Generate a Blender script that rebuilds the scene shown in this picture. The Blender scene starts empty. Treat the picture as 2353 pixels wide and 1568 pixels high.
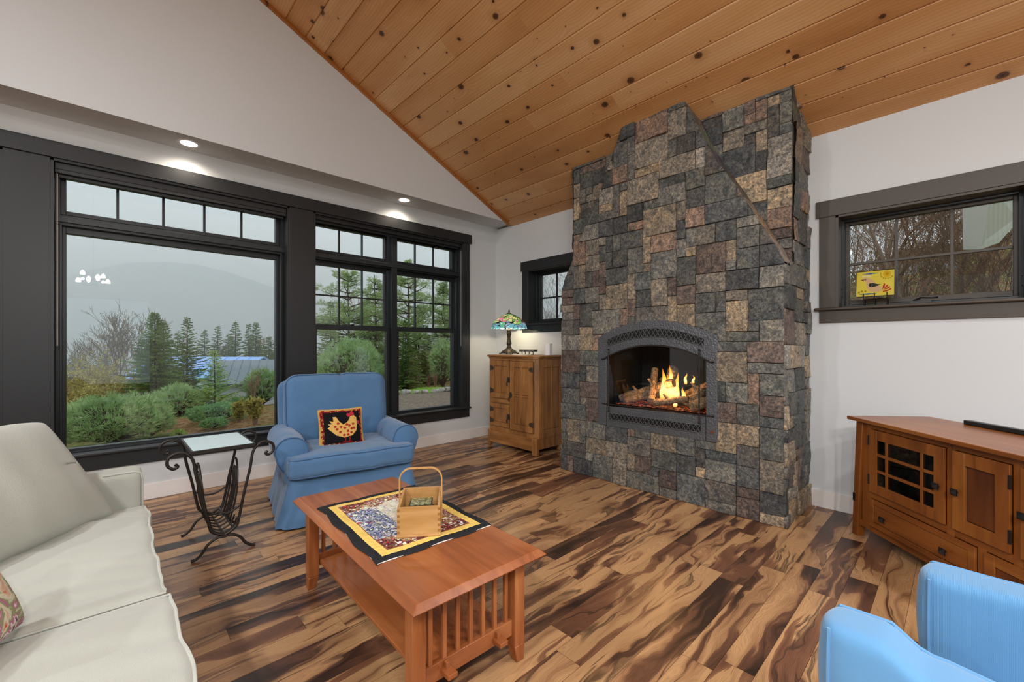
import bpy, math, random
from mathutils import Vector, Matrix, noise as mnoise
R = math.radians
random.seed(7)
C = bpy.context.scene.collection
SC = bpy.context.scene

# ------------------------------------------------------------ camera, world, exposure
CAMZ = 1.32
F = 978.0
FW = Vector((0.6884, 0.7253, 0)); RT = Vector((0.7253, -0.6884, 0)); UP = Vector((0, 0, 1))
cam_d = bpy.data.cameras.new('camera'); cam = bpy.data.objects.new('camera', cam_d); C.objects.link(cam)
cam.location = (0, 0, CAMZ); cam.rotation_euler = (R(90), 0, R(46.497 - 90))
cam_d.sensor_fit = 'HORIZONTAL'; cam_d.sensor_width = 36; cam_d.lens = 36 * F / 2353
cam_d.shift_y = 11 / 2353; cam_d.clip_start = 0.05; cam_d.clip_end = 3000
SC.camera = cam
w = bpy.data.worlds.new('overcast_sky'); SC.world = w; w.use_nodes = True
bg = w.node_tree.nodes['Background']; bg.inputs[0].default_value = (0.80, 0.90, 0.96, 1); bg.inputs[1].default_value = 1.35
SC.view_settings.view_transform = 'Standard'; SC.view_settings.look = 'None'
SC.view_settings.gamma = 1; SC.view_settings.exposure = 0.10
SC.view_settings.use_curve_mapping = False
cy = SC.cycles
cy.use_denoising = True; cy.max_bounces = 7; cy.diffuse_bounces = 4; cy.glossy_bounces = 3
cy.transparent_max_bounces = 24; cy.transmission_bounces = 3; cy.volume_bounces = 1
cy.caustics_reflective = False; cy.caustics_refractive = False; cy.sample_clamp_indirect = 6

def area_light(name, loc, size, power, color=(1, 0.93, 0.84), rot=(0, 0, 0), parent=None, spread=180, shape='DISK'):
    d = bpy.data.lights.new(name, 'AREA'); d.shape = shape; d.size = size; d.energy = power; d.color = color
    d.spread = R(spread)
    o = bpy.data.objects.new(name, d); C.objects.link(o); o.location = loc; o.rotation_euler = rot
    if parent: o.parent = parent
    return o
def spot_light(name, loc, power, angle, color=(1, 0.93, 0.84), radius=0.04, blend=0.6, parent=None, rot=(0, 0, 0)):
    d = bpy.data.lights.new(name, 'SPOT'); d.energy = power; d.spot_size = R(angle); d.spot_blend = blend
    d.shadow_soft_size = radius; d.color = color
    o = bpy.data.objects.new(name, d); C.objects.link(o); o.location = loc; o.rotation_euler = rot
    if parent: o.parent = parent
    return o

def PX(u, v, t):
    "a point of the place: t metres ahead of the camera, seen at pixel (u, v)"
    return Vector((0, 0, CAMZ)) + t * (FW + RT * ((u - 1176.5) / F) + UP * ((795 - v) / F))

# ------------------------------------------------------------ helpers
def lin(c):
    if isinstance(c, str):
        c = c.lstrip('#'); c = tuple(int(c[i:i + 2], 16) / 255 for i in (0, 2, 4))
    return tuple((x / 12.92 if x <= 0.04045 else ((x + 0.055) / 1.055) ** 2.4) for x in c[:3])
def rgba(c): return (*lin(c), 1)

class MB:
    def __init__(s): s.v = []; s.f = []; s.c = []; s.mi = []
    def add(s, vs, fs, col=None, mi=0):
        b = len(s.v); s.v += [tuple(p) for p in vs]
        for f in fs: s.f.append(tuple(i + b for i in f)); s.c.append(col); s.mi.append(mi)
        return s
    def box(s, x0, x1, y0, y1, z0, z1, col=None, mi=0):
        x0, x1 = min(x0, x1), max(x0, x1); y0, y1 = min(y0, y1), max(y0, y1); z0, z1 = min(z0, z1), max(z0, z1)
        return s.add([(x0, y0, z0), (x1, y0, z0), (x1, y1, z0), (x0, y1, z0), (x0, y0, z1), (x1, y0, z1), (x1, y1, z1), (x0, y1, z1)],
              [(3, 2, 1, 0), (4, 5, 6, 7), (0, 1, 5, 4), (1, 2, 6, 5), (2, 3, 7, 6), (3, 0, 4, 7)], col, mi)
    def hexa(s, b, t, col=None, mi=0):
        "b, t: four points each, counter-clockwise seen from above"
        return s.add(list(b) + list(t), [(3, 2, 1, 0), (4, 5, 6, 7), (0, 1, 5, 4), (1, 2, 6, 5), (2, 3, 7, 6), (3, 0, 4, 7)], col, mi)
    def obox(s, c, size, M, col=None, mi=0):
        x, y, z = size[0] / 2, size[1] / 2, size[2] / 2; c = Vector(c)
        vs = [c + M @ Vector(p) for p in [(-x, -y, -z), (x, -y, -z), (x, y, -z), (-x, y, -z), (-x, -y, z), (x, -y, z), (x, y, z), (-x, y, z)]]
        return s.add(vs, [(3, 2, 1, 0), (4, 5, 6, 7), (0, 1, 5, 4), (1, 2, 6, 5), (2, 3, 7, 6), (3, 0, 4, 7)], col, mi)
    def bar(s, a, b, wd, th, col=None):
        "rectangular bar from a to b"
        a = Vector(a); b = Vector(b); d = b - a; L = d.length; d.normalize()
        ref = Vector((0, 0, 1)) if abs(d.z) < 0.9 else Vector((1, 0, 0))
        x = d.cross(ref).normalized(); y = x.cross(d)
        M = Matrix((x, d, y)).transposed()
        return s.obox((a + b) / 2, (wd, L, th), M, col)
    def tube(s, pts, r, n=8, col=None, caps=True, closed=False, flat=None):
        pts = [Vector(p) for p in pts]; m = len(pts)
        if not hasattr(r, '__len__'): r = [r] * m
        vs = []; prev = None
        for i, p in enumerate(pts):
            if closed: d = pts[(i + 1) % m] - pts[i - 1]
            else: d = pts[min(i + 1, m - 1)] - pts[max(i - 1, 0)]
            if d.length < 1e-9: d = Vector((0, 0, 1))
            d.normalize()
            if prev is None:
                ref = Vector((0, 0, 1)) if abs(d.z) < 0.9 else Vector((1, 0, 0)); x = d.cross(ref).normalized()
            else:
                x = prev - d * prev.dot(d)
                x = x.normalized() if x.length > 1e-6 else d.orthogonal().normalized()
            prev = x; y = d.cross(x)
            for k in range(n):
                a = 2 * math.pi * k / n
                vs.append(p + x * (r[i] * math.cos(a)) + y * (r[i] * math.sin(a)))
        fs = []
        for i in range(m if closed else m - 1):
            j = (i + 1) % m
            for k in range(n):
                k2 = (k + 1) % n
                fs.append((i * n + k, i * n + k2, j * n + k2, j * n + k))
        if caps and not closed:
            fs.append(tuple(reversed(range(n)))); fs.append(tuple((m - 1) * n + k for k in range(n)))
        return s.add(vs, fs, col)
    def lathe(s, prof, n=24, c=(0, 0, 0), col=None, sq=None):
        vs = []; fs = []
        for (r, z) in prof:
            for k in range(n):
                a = 2 * math.pi * k / n; vs.append((c[0] + r * math.cos(a), c[1] + r * math.sin(a), c[2] + z))
        for i in range(len(prof) - 1):
            for k in range(n):
                k2 = (k + 1) % n; fs.append((i * n + k, i * n + k2, (i + 1) * n + k2, (i + 1) * n + k))
        if prof[0][0] > 1e-5: fs.append(tuple(reversed(range(n))))
        if prof[-1][0] > 1e-5: fs.append(tuple((len(prof) - 1) * n + k for k in range(n)))
        return s.add(vs, fs, col)
    def prism(s, poly, fn, d0, d1, col=None, mi=0):
        "extrude a 2D polygon: fn(a, b, depth) -> point"
        n = len(poly); vs = [fn(a, b, d0) for a, b in poly] + [fn(a, b, d1) for a, b in poly]
        fs = [tuple(range(n)), tuple(reversed(range(n, 2 * n)))] + [(i, i + n, (i + 1) % n + n, (i + 1) % n) for i in range(n)]
        return s.add(vs, fs, col, mi)
    def rbox(s, c, size, r, n=10, fn=None, M=None, col=None):
        "rounded box made of a fine grid; fn deforms a local point"
        hx, hy, hz = size[0] / 2, size[1] / 2, size[2] / 2; c = Vector(c); r = min(r, hx, hy, hz)
        idx = {}; vs = []; fs = []
        nn = n if hasattr(n, '__len__') else (n, n, n)
        def lat(k, N):  # concentrate lattice lines at the rounded rims
            t = k / N * 2 - 1; return math.sin(t * math.pi / 2) * 0.55 + t * 0.45
        def vert(i, j, k):
            key = (i, j, k)
            if key in idx: return idx[key]
            p = Vector((lat(i, nn[0]) * hx, lat(j, nn[1]) * hy, lat(k, nn[2]) * hz))
            q = Vector((max(-hx + r, min(hx - r, p.x)), max(-hy + r, min(hy - r, p.y)), max(-hz + r, min(hz - r, p.z))))
            d = p - q
            if d.length > 1e-9: p = q + d.normalized() * r
            if fn: p = Vector(fn(p))
            if M: p = M @ p
            idx[key] = len(vs); vs.append(c + p); return idx[key]
        X, Y, Z = nn
        for i in range(X):
            for j in range(Y):
                fs.append((vert(i, j, 0), vert(i, j + 1, 0), vert(i + 1, j + 1, 0), vert(i + 1, j, 0)))
                fs.append((vert(i, j, Z), vert(i + 1, j, Z), vert(i + 1, j + 1, Z), vert(i, j + 1, Z)))
        for i in range(X):
            for k in range(Z):
                fs.append((vert(i, 0, k), vert(i + 1, 0, k), vert(i + 1, 0, k + 1), vert(i, 0, k + 1)))
                fs.append((vert(i, Y, k), vert(i, Y, k + 1), vert(i + 1, Y, k + 1), vert(i + 1, Y, k)))
        for j in range(Y):
            for k in range(Z):
                fs.append((vert(0, j, k), vert(0, j, k + 1), vert(0, j + 1, k + 1), vert(0, j + 1, k)))
                fs.append((vert(X, j, k), vert(X, j + 1, k), vert(X, j + 1, k + 1), vert(X, j, k + 1)))
        return s.add(vs, fs, col)
    def sheet(s, fn, nu, nv, colf=None, flip=False):
        vs = [fn(i / nu, j / nv) for j in range(nv + 1) for i in range(nu + 1)]
        b = len(s.v); s.v += [tuple(p) for p in vs]
        for j in range(nv):
            for i in range(nu):
                a = b + j * (nu + 1) + i
                q = (a, a + 1, a + nu + 2, a + nu + 1)
                s.f.append(q[::-1] if flip else q); s.c.append(colf((i + .5) / nu, (j + .5) / nv) if colf else None); s.mi.append(0)
        return s

def obj(name, mb, mat, parent=None, loc=None, rot=None, bevel=0, smooth=35, world=False, seg=2):
    me = bpy.data.meshes.new(name)
    vs = mb.v
    if world and parent is not None:
        inv = Matrix.Rotation(-parent.rotation_euler.z, 4, 'Z') @ Matrix.Translation(-parent.location)
        vs = [inv @ Vector(p) for p in vs]
    me.from_pydata(vs, [], mb.f)
    mats = mat if isinstance(mat, (list, tuple)) else [mat]
    for m in mats: me.materials.append(m)
    if any(mb.mi): me.polygons.foreach_set('material_index', mb.mi)
    if any(c is not None for c in mb.c):
        at = me.color_attributes.new('Col', 'FLOAT_COLOR', 'CORNER'); buf = []
        for f, c in zip(mb.f, mb.c):
            c = c or (0.5, 0.5, 0.5); buf += [c[0], c[1], c[2], 1.0] * len(f)
        at.data.foreach_set('color', buf)
    if smooth:
        me.polygons.foreach_set('use_smooth', [True] * len(me.polygons))
        if smooth < 180: me.set_sharp_from_angle(angle=R(smooth))
    me.update()
    o = bpy.data.objects.new(name, me); C.objects.link(o)
    if parent: o.parent = parent
    if loc is not None: o.location = loc
    if rot is not None: o.rotation_euler = rot
    if bevel:
        b = o.modifiers.new('bevel', 'BEVEL'); b.width = bevel; b.segments = seg; b.limit_method = 'ANGLE'; b.angle_limit = R(40)
        b.harden_normals = False
    return o
def thing(name, label, cat, loc=(0, 0, 0), rotz=0, group=None):
    o = bpy.data.objects.new(name, None); C.objects.link(o); o.empty_display_size = 0.1
    o.location = loc; o.rotation_euler = (0, 0, rotz); o['label'] = label; o['category'] = cat
    if group: o['group'] = group
    return o
def tag(o, label, cat, group=None, kind=None):
    o['label'] = label; o['category'] = cat
    if group: o['group'] = group
    if kind: o['kind'] = kind
    return o
def struct(o): o['kind'] = 'structure'; return o
def dup(root, loc=None, rotz=None, label=None, scale=None):
    def rec(o, par):
        c = o.copy(); C.objects.link(c)
        if par is not None: c.parent = par
        for ch in list(o.children): rec(ch, c)
        return c
    r = rec(root, None)
    if loc is not None: r.location = loc
    if rotz is not None: r.rotation_euler = (0, 0, rotz)
    if scale is not None: r.scale = (scale, scale, scale) if not hasattr(scale, '__len__') else scale
    if label: r['label'] = label
    return r
def nz(p, s=1.0, o=0.0): return mnoise.noise(Vector((p[0] * s + o, p[1] * s - o, p[2] * s + o * 2)))
def pip(x, y, poly):
    c = False; n = len(poly); j = n - 1
    for i in range(n):
        xi, yi = poly[i]; xj, yj = poly[j]
        if (yi > y) != (yj > y) and x < (xj - xi) * (y - yi) / (yj - yi) + xi: c = not c
        j = i
    return c

# ------------------------------------------------------------ materials
class G:
    def __init__(s, name):
        s.m = bpy.data.materials.new(name); s.m.use_nodes = True; s.nt = s.m.node_tree
        s.b = s.nt.nodes['Principled BSDF']; s.out = s.nt.nodes['Material Output']
    def n(s, t, **k):
        nd = s.nt.nodes.new(t)
        for a, v in k.items(): setattr(nd, a, v)
        return nd
    def lk(s, a, b): s.nt.links.new(a, b)
    def put(s, inp, v):
        if v is None: return
        if hasattr(v, 'links'): s.lk(v, inp)
        else: inp.default_value = v
    def co(s, scale=(1, 1, 1), kind='Object', off=None):
        t = s.n('ShaderNodeTexCoord').outputs[kind]
        mp = s.n('ShaderNodeMapping'); s.lk(t, mp.inputs[0]); mp.inputs['Scale'].default_value = scale
        if off is not None: s.put(mp.inputs['Location'], off)
        return mp.outputs[0]
    def noise(s, vec, scale=5, detail=4, rough=.5, dist=0, out='Fac'):
        nd = s.n('ShaderNodeTexNoise'); s.put(nd.inputs['Vector'], vec); nd.inputs['Scale'].default_value = scale
        nd.inputs['Detail'].default_value = detail; nd.inputs['Roughness'].default_value = rough; nd.inputs['Distortion'].default_value = dist
        return nd.outputs[out]
    def vor(s, vec, scale=5, out='Distance', feature='F1', dim='3D', rnd=1):
        nd = s.n('ShaderNodeTexVoronoi'); nd.voronoi_dimensions = dim; nd.feature = feature
        s.put(nd.inputs['Vector'], vec); nd.inputs['Scale'].default_value = scale; nd.inputs['Randomness'].default_value = rnd
        return nd.outputs[out]
    def wave(s, vec, scale, dist=2, detail=2, prof='SIN', dirn='X', typ='BANDS', ds=1):
        nd = s.n('ShaderNodeTexWave'); nd.wave_type = typ
        if typ == 'BANDS': nd.bands_direction = dirn
        nd.wave_profile = prof; s.put(nd.inputs['Vector'], vec)
        nd.inputs['Scale'].default_value = scale; nd.inputs['Distortion'].default_value = dist; nd.inputs['Detail'].default_value = detail
        nd.inputs['Detail Scale'].default_value = ds
        return nd.outputs['Fac']
    def ramp(s, fac, stops, interp='LINEAR'):
        nd = s.n('ShaderNodeValToRGB'); s.put(nd.inputs[0], fac); cr = nd.color_ramp; cr.interpolation = interp
        while len(cr.elements) > 1: cr.elements.remove(cr.elements[-1])
        for i, (p, c) in enumerate(stops):
            e = cr.elements[0] if i == 0 else cr.elements.new(p)
            e.position = p; e.color = c if (not isinstance(c, str) and len(c) == 4) else ((c, c, c, 1) if not hasattr(c, '__len__') else rgba(c))
        return nd.outputs[0]
    def math(s, op, a, b=None, c=None, clamp=False):
        nd = s.n('ShaderNodeMath', operation=op, use_clamp=clamp); s.put(nd.inputs[0], a); s.put(nd.inputs[1], b)
        if c is not None: s.put(nd.inputs[2], c)
        return nd.outputs[0]
    def mix(s, fac, a, b, mode='MIX'):
        nd = s.n('ShaderNodeMix', data_type='RGBA', blend_type=mode); s.put(nd.inputs[0], fac); s.put(nd.inputs[6], a); s.put(nd.inputs[7], b)
        return nd.outputs[2]
    def attr(s, name='Col'):
        nd = s.n('ShaderNodeAttribute', attribute_name=name); return nd.outputs['Color']
    def sep(s, v):
        nd = s.n('ShaderNodeSeparateXYZ'); s.lk(v, nd.inputs[0]); return nd.outputs
    def comb(s, x, y, z=0.0):
        nd = s.n('ShaderNodeCombineXYZ'); s.put(nd.inputs[0], x); s.put(nd.inputs[1], y); s.put(nd.inputs[2], z); return nd.outputs[0]
    def bump(s, h, strength=.3, dist=.01):
        nd = s.n('ShaderNodeBump'); nd.inputs['Strength'].default_value = strength; nd.inputs['Distance'].default_value = dist
        s.lk(h, nd.inputs['Height']); s.lk(nd.outputs[0], s.b.inputs['Normal'])
    def set(s, col=None, rough=None, spec=None, metal=None, **k):
        s.put(s.b.inputs['Base Color'], col); s.put(s.b.inputs['Roughness'], rough); s.put(s.b.inputs['Specular IOR Level'], spec); s.put(s.b.inputs['Metallic'], metal)
        for a, v in k.items(): s.put(s.b.inputs[a.replace('_', ' ')], v)
        return s.m

def flat(name, col, rough=.5, spec=.5, metal=0, var=.06, vs=6, bump=0, bs=120):
    g = G(name); c = rgba(col)
    f = g.noise(g.co(), vs, 4)
    lo = tuple(x * (1 - var) for x in c[:3]) + (1,); hi = tuple(min(1, x * (1 + var)) for x in c[:3]) + (1,)
    g.set(g.mix(f, lo, hi), rough, spec, metal)
    if bump: g.bump(g.noise(g.co(), bs, 2), bump, .002)
    return g.m
def emis(name, col, strength):
    g = G(name); g.set(rgba('#000000'), .5); g.b.inputs['Emission Color'].default_value = rgba(col); g.b.inputs['Emission Strength'].default_value = strength
    return g.m

M = {}
M['wall'] = flat('wall_paint', '#cdd0d1', .85, .2, var=.015, vs=2, bump=.05, bs=260)
M['wall2'] = M['wall']
M['white'] = flat('white_trim_paint', '#e4e0dc', .5, .4, var=.01)
M['black'] = flat('black_satin_trim', '#232527', .42, .45, var=.12, vs=14)
M['bronze'] = flat('dark_bronze_trim', '#41382f', .45, .4, var=.05, vs=14)
M['sash'] = flat('window_sash_dark', '#1f2427', .4, .45, var=.05)
M['iron'] = flat('wrought_iron', '#35302c', .48, .5, .6, var=.2, vs=30, bump=.3, bs=90)
M['darkmetal'] = flat('blackened_metal', '#23211f', .4, .5, .8, var=.1)
M['blackplastic'] = flat('black_plastic', '#121314', .35, .5, var=.05)
M['firebox'] = flat('firebox_lining', '#15120f', .6, .3, var=.2)
M['brassy'] = flat('aged_brass_hardware', '#5c5244', .5, .5, .8, var=.2, vs=60)
M['copper'] = flat('copper_badge', '#8a4f3c', .4, .5, .6)
M['candle'] = flat('white_ceramic', '#eeece8', .5, .4, var=.01)

def glass_mat(name='window_glass', tint=(.97, .985, .98), rough=0.0, refl=1.0):
    g = G(name); nt = g.nt; nt.nodes.remove(g.b)
    tr = g.n('ShaderNodeBsdfTransparent'); tr.inputs[0].default_value = (*tint, 1)
    gl = g.n('ShaderNodeBsdfGlossy'); gl.inputs['Roughness'].default_value = rough
    fr = g.n('ShaderNodeFresnel'); fr.inputs[0].default_value = 1.45
    mx = g.n('ShaderNodeMixShader'); g.lk(g.math('MULTIPLY', fr.outputs[0], refl, clamp=True), mx.inputs[0]); g.lk(tr.outputs[0], mx.inputs[1]); g.lk(gl.outputs[0], mx.inputs[2])
    g.lk(mx.outputs[0], g.out.inputs[0]); return g.m
M['glass'] = glass_mat()
M['glass2'] = glass_mat('cabinet_glass', (.75, .78, .76))

def floor_mat():
    g = G('rosewood_plank_floor')
    a = g.sep(g.attr()); p = g.sep(g.co())
    ox = g.math('MULTIPLY', a[0], 61.0); oy = g.math('MULTIPLY', a[1], 37.0)
    x = g.math('ADD', p[0], ox); y = g.math('ADD', p[1], oy)
    warp = g.noise(g.comb(g.math('MULTIPLY', x, 1.6), g.math('MULTIPLY', y, 5.0), ox), 1.0, 3, .5)
    yw = g.math('ADD', y, g.math('MULTIPLY', g.math('SUBTRACT', warp, .5), .30))
    f1 = g.noise(g.comb(g.math('MULTIPLY', x, .9), g.math('MULTIPLY', yw, 9.0), oy), 1.0, 4, .5, .55)
    bias = g.math('MULTIPLY', g.math('SUBTRACT', a[2], .5), .34)
    v = g.math('ADD', f1, bias)
    base = g.ramp(v, [(.26, '#35241a'), (.335, '#5a3b29'), (.385, '#6c472f'), (.41, '#9c7148'), (.50, '#b98d5c'), (.60, '#c0935f'), (.625, '#8e6240'), (.68, '#7b5034'), (.80, '#5b3a27')])
    # dark streaks with sharp edges
    f2 = g.noise(g.comb(g.math('MULTIPLY', x, 1.3), g.math('MULTIPLY', yw, 13.0), g.math('ADD', oy, 9.0)), 1.0, 3, .5, .9)
    st = g.ramp(f2, [(.60, (0, 0, 0, 1)), (.635, (1, 1, 1, 1)), (.69, (.35, .35, .35, 1)), (.8, (1, 1, 1, 1))])
    c1 = g.mix(g.math('MULTIPLY', st, .8), base, rgba('#3a2a20'))
    grain = g.wave(g.comb(g.math('MULTIPLY', x, .35), yw, oy), 38, 6, 3, ds=1.4, dirn='Y')
    c2 = g.mix(g.math('MULTIPLY', grain, .2), c1, g.mix(1.0, c1, rgba('#7d5a40'), 'MULTIPLY'))
    fine = g.noise(g.comb(g.math('MULTIPLY', x, 8), g.math('MULTIPLY', y, 160), oy), 1.0, 2)
    c3 = g.mix(g.math('MULTIPLY', fine, .25), c2, g.mix(1.0, c2, rgba('#a08468'), 'MULTIPLY'))
    hs = g.n('ShaderNodeHueSaturation'); g.lk(c3, hs.inputs['Color']); hs.inputs['Saturation'].default_value = .94
    g.lk(g.math('ADD', g.math('MULTIPLY', a[1], .3), .86), hs.inputs['Value'])
    g.set(hs.outputs[0], g.math('ADD', g.math('MULTIPLY', f1, .12), .27), .42)
    g.bump(fine, .06, .002)
    return g.m
M['floor'] = floor_mat()

def pine_mat(name='knotty_pine', c_lo='#b27d48', c_mid='#cc9a64', c_hi='#dab07e', knots=True, along='Y'):
    g = G(name); a = g.sep(g.attr()); p = g.sep(g.co())
    ox = g.math('MULTIPLY', a[0], 43.0); oy = g.math('MULTIPLY', a[1], 29.0)
    x = g.math('ADD', g.math('MULTIPLY', p[0], 1.1), ox); y = g.math('ADD', p[1], oy)
    if along == 'X': x, y = y, x
    k2d = g.comb(x, g.math('MULTIPLY', y, .85))
    jit = g.noise(g.comb(g.math('MULTIPLY', x, 30), g.math('MULTIPLY', y, 30), 0.0), 1, 2, out='Color')
    jv = g.n('ShaderNodeVectorMath', operation='MULTIPLY_ADD'); g.lk(jit, jv.inputs[0]); jv.inputs[1].default_value = (.012, .012, 0); g.lk(k2d, jv.inputs[2])
    d = g.vor(jv.outputs[0], 3.9, dim='2D'); rc = g.sep(g.vor(jv.outputs[0], 3.9, out='Color', dim='2D'))
    rad = g.math('MULTIPLY', g.math('POWER', rc[0], 1.7), .135)
    far = g.math('DIVIDE', d, g.math('MAXIMUM', rad, .018))
    knot = g.ramp(far, [(.0, (1, 1, 1, 1)), (.5, (.8, .8, .8, 1)), (.62, (.95, .95, .95, 1)), (.85, (.25, .25, .25, 1)), (1.0, (0, 0, 0, 1))])
    bend = g.math('MULTIPLY', g.math('DIVIDE', 1.0, g.math('ADD', g.math('MULTIPLY', d, 9.0), .35)), .035)
    w1 = g.noise(g.comb(g.math('MULTIPLY', x, 2.0), g.math('MULTIPLY', y, .5), ox), 1.5, 2)
    xw = g.math('ADD', g.math('ADD', x, bend), g.math('MULTIPLY', w1, .12))
    grain = g.wave(g.comb(xw, g.math('MULTIPLY', y, .05), ox), 13, 3.0, 3, dirn='X', ds=1.2)
    fine = g.noise(g.comb(g.math('MULTIPLY', xw, 130), g.math('MULTIPLY', y, 5), ox), 1, 2)
    big = g.noise(g.comb(g.math('MULTIPLY', x, 3.5), g.math('MULTIPLY', y, .7), oy), 1, 3, .5, .5)
    c = g.ramp(g.math('ADD', g.math('MULTIPLY', big, .8), g.math('MULTIPLY', a[2], .3)), [(.25, c_lo), (.5, c_mid), (.75, c_hi)])
    c = g.mix(g.math('MULTIPLY', g.math('POWER', grain, 2.0), .16), c, g.mix(1.0, c, rgba('#b87c50'), 'MULTIPLY'))
    c = g.mix(g.math('MULTIPLY', fine, .18), c, g.mix(1.0, c, rgba('#b89070'), 'MULTIPLY'))
    if knots:
        halo = g.ramp(g.math('MULTIPLY', far, .4), [(0, (1, 1, 1, 1)), (1, (0, 0, 0, 1))])
        c = g.mix(g.math('MULTIPLY', halo, .35), c, rgba('#8a4a20'))
        c = g.mix(knot, c, rgba('#2e170e'))
    g.set(c, .38, .4); g.bump(fine, .05, .001)
    return g.m
M['pine'] = pine_mat()

def wood(name, lo, mid, hi, axis=0, scale=1.0, rough=.32, spec=.45, fig=.5, darks=0.0, coat=0):
    g = G(name); sc = [9 * scale] * 3; sc[axis] = .9 * scale
    v = g.co(tuple(sc)); a = g.attr()
    n1 = g.noise(v, 1.0, 5, .55, fig)
    sc2 = [1.6 * scale] * 3; sc2[axis] = .8 * scale
    n2 = g.noise(g.co(tuple(sc2)), 1.3, 3, .5, .6)
    m = g.math('ADD', g.math('MULTIPLY', n1, .55), g.math('MULTIPLY', n2, .45))
    c = g.ramp(m, [(.32, lo), (.5, mid), (.68, hi)])
    sc3 = [150 * scale] * 3; sc3[axis] = 6 * scale
    fine = g.noise(g.co(tuple(sc3)), 1, 2)
    c = g.mix(g.math('MULTIPLY', fine, .25), c, g.mix(1.0, c, rgba('#b08d70'), 'MULTIPLY'))
    if darks: c = g.mix(g.math('MULTIPLY', g.ramp(n1, [(.30, (1, 1, 1, 1)), (.4, (0, 0, 0, 1))]), darks), c, rgba('#2c1a10'))
    g.set(c, rough, spec); g.bump(fine, .05, .001)
    if coat: g.b.inputs['Coat Weight'].default_value = coat; g.b.inputs['Coat Roughness'].default_value = .15
    return g.m
for ax, s in ((0, 'x'), (1, 'y'), (2, 'z')):
    M['cherry_' + s] = wood('cherry_wood_' + s, '#743c1a', '#9e5c32', '#bd7d4b', ax, 1, .26, fig=1.1)
    M['console_' + s] = wood('stained_cherry_' + s, '#5a3012', '#8a4f20', '#a5682c', ax, 1.2, .3, darks=.25)
    M['oak_' + s] = wood('old_oak_' + s, '#6f4724', '#9b6938', '#b78449', ax, 1.6, .42, darks=.3)
    M['maple_' + s] = wood('spalted_maple_' + s, '#a67636', '#c0935a', '#cfa870', ax, 1.5, .45, darks=.12, fig=1.2)
M['console_panel'] = wood('dark_cherry_panel', '#4a2413', '#663618', '#7a4520', 2, 1.5, .3)

def stone_mat():
    g = G('split_granite_stone'); a = g.attr(); v = g.co()
    n1 = g.noise(v, 52, 6, .75, .6); n2 = g.noise(v, 8, 6, .72, 1.6); n3 = g.noise(v, 120, 3, .7)
    dk = g.ramp(n1, [(.36, (.34, .35, .36, 1)), (.48, (.85, .85, .85, 1)), (.62, (1.8, 1.78, 1.72, 1))])
    c = g.mix(1.0, a, dk, 'MULTIPLY')
    dk2 = g.ramp(n2, [(.36, (.5, .53, .56, 1)), (.5, (1.02, 1.02, 1.02, 1)), (.64, (1.6, 1.46, 1.25, 1))])
    c = g.mix(1.0, c, dk2, 'MULTIPLY')
    sp = g.ramp(n3, [(.6, (0, 0, 0, 1)), (.72, (1, 1, 1, 1))])
    c = g.mix(g.math('MULTIPLY', sp, .35), c, rgba('#b9ac98'))
    g.set(c, .6, .45); g.bump(g.math('ADD', g.math('MULTIPLY', n1, .8), g.math('MULTIPLY', n3, .3)), .7, .012)
    return g.m
M['stone'] = stone_mat()

def fabric(name, c1, c2, rough=.9, weave=900, bump=.25, cord=None, sheen=.3):
    g = G(name); v = g.co()
    n = g.noise(v, 3, 4); f = g.noise(v, weave, 2)
    c = g.mix(n, rgba(c1), rgba(c2))
    c = g.mix(g.math('MULTIPLY', f, .25), c, g.mix(1.0, c, rgba('#b4b4b4'), 'MULTIPLY'))
    h = f
    if cord:
        wv = g.wave(v, 95, 0.1, 0, dirn=cord); h = wv
        c = g.mix(g.math('MULTIPLY', wv, .22), c, g.mix(1.0, c, rgba('#9ab0c8'), 'MULTIPLY'))
    g.set(c, rough, .15); g.b.inputs['Sheen Weight'].default_value = sheen
    g.bump(h, bump, .002); return g.m
M['denim'] = fabric('blue_slipcover_cotton', '#4c7199', '#5d83aa')
M['denim_pipe'] = fabric('blue_slipcover_piping', '#3f648c', '#4b719a')
M['lightblue'] = fabric('light_blue_ribbed_cotton', '#5d96c6', '#6da3d0', cord='Y')
M['lightblue_plain'] = fabric('light_blue_cotton', '#5c94c4', '#6ea2ce')
M['sofa'] = fabric('oatmeal_woven_upholstery', '#aaaca2', '#babcb1', weave=420, bump=.5)
M['sofa_pipe'] = fabric('oatmeal_piping', '#b3b5ab', '#c0c2b8')

def attr_mat(name, rough=.8, spec=.2, bumps=0, bs=200, emit=0):
    g = G(name); c = g.attr(); g.set(c, rough, spec)
    if bumps: g.bump(g.noise(g.co(), bs, 3), bumps, .004)
    if emit: g.lk(c, g.b.inputs['Emission Color']); g.b.inputs['Emission Strength'].default_value = emit
    return g.m
M['hooked'] = attr_mat('hooked_wool', .95, .05, .9, 180)
M['quilt'] = attr_mat('quilted_cotton', .85, .15, .2, 300)
M['tileglass'] = attr_mat('fused_glass_tile', .12, .6)
M['shade'] = attr_mat('stained_glass', .2, .5, emit=.4)
# ------------------------------------------------------------ room shell
YW, XW = 4.80, 4.226          # faces of the trim on the window wall and on the fireplace wall
WT = .25
SL = .4693
XR, XB, YB = -0.6, -5.6, -4.6  # ridge, rear wall, near wall
def zc(x): return 3.055 + SL * (4.226 - x) if x >= XR else 3.055 + SL * (4.226 - XR) - SL * (XR - x)

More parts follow.
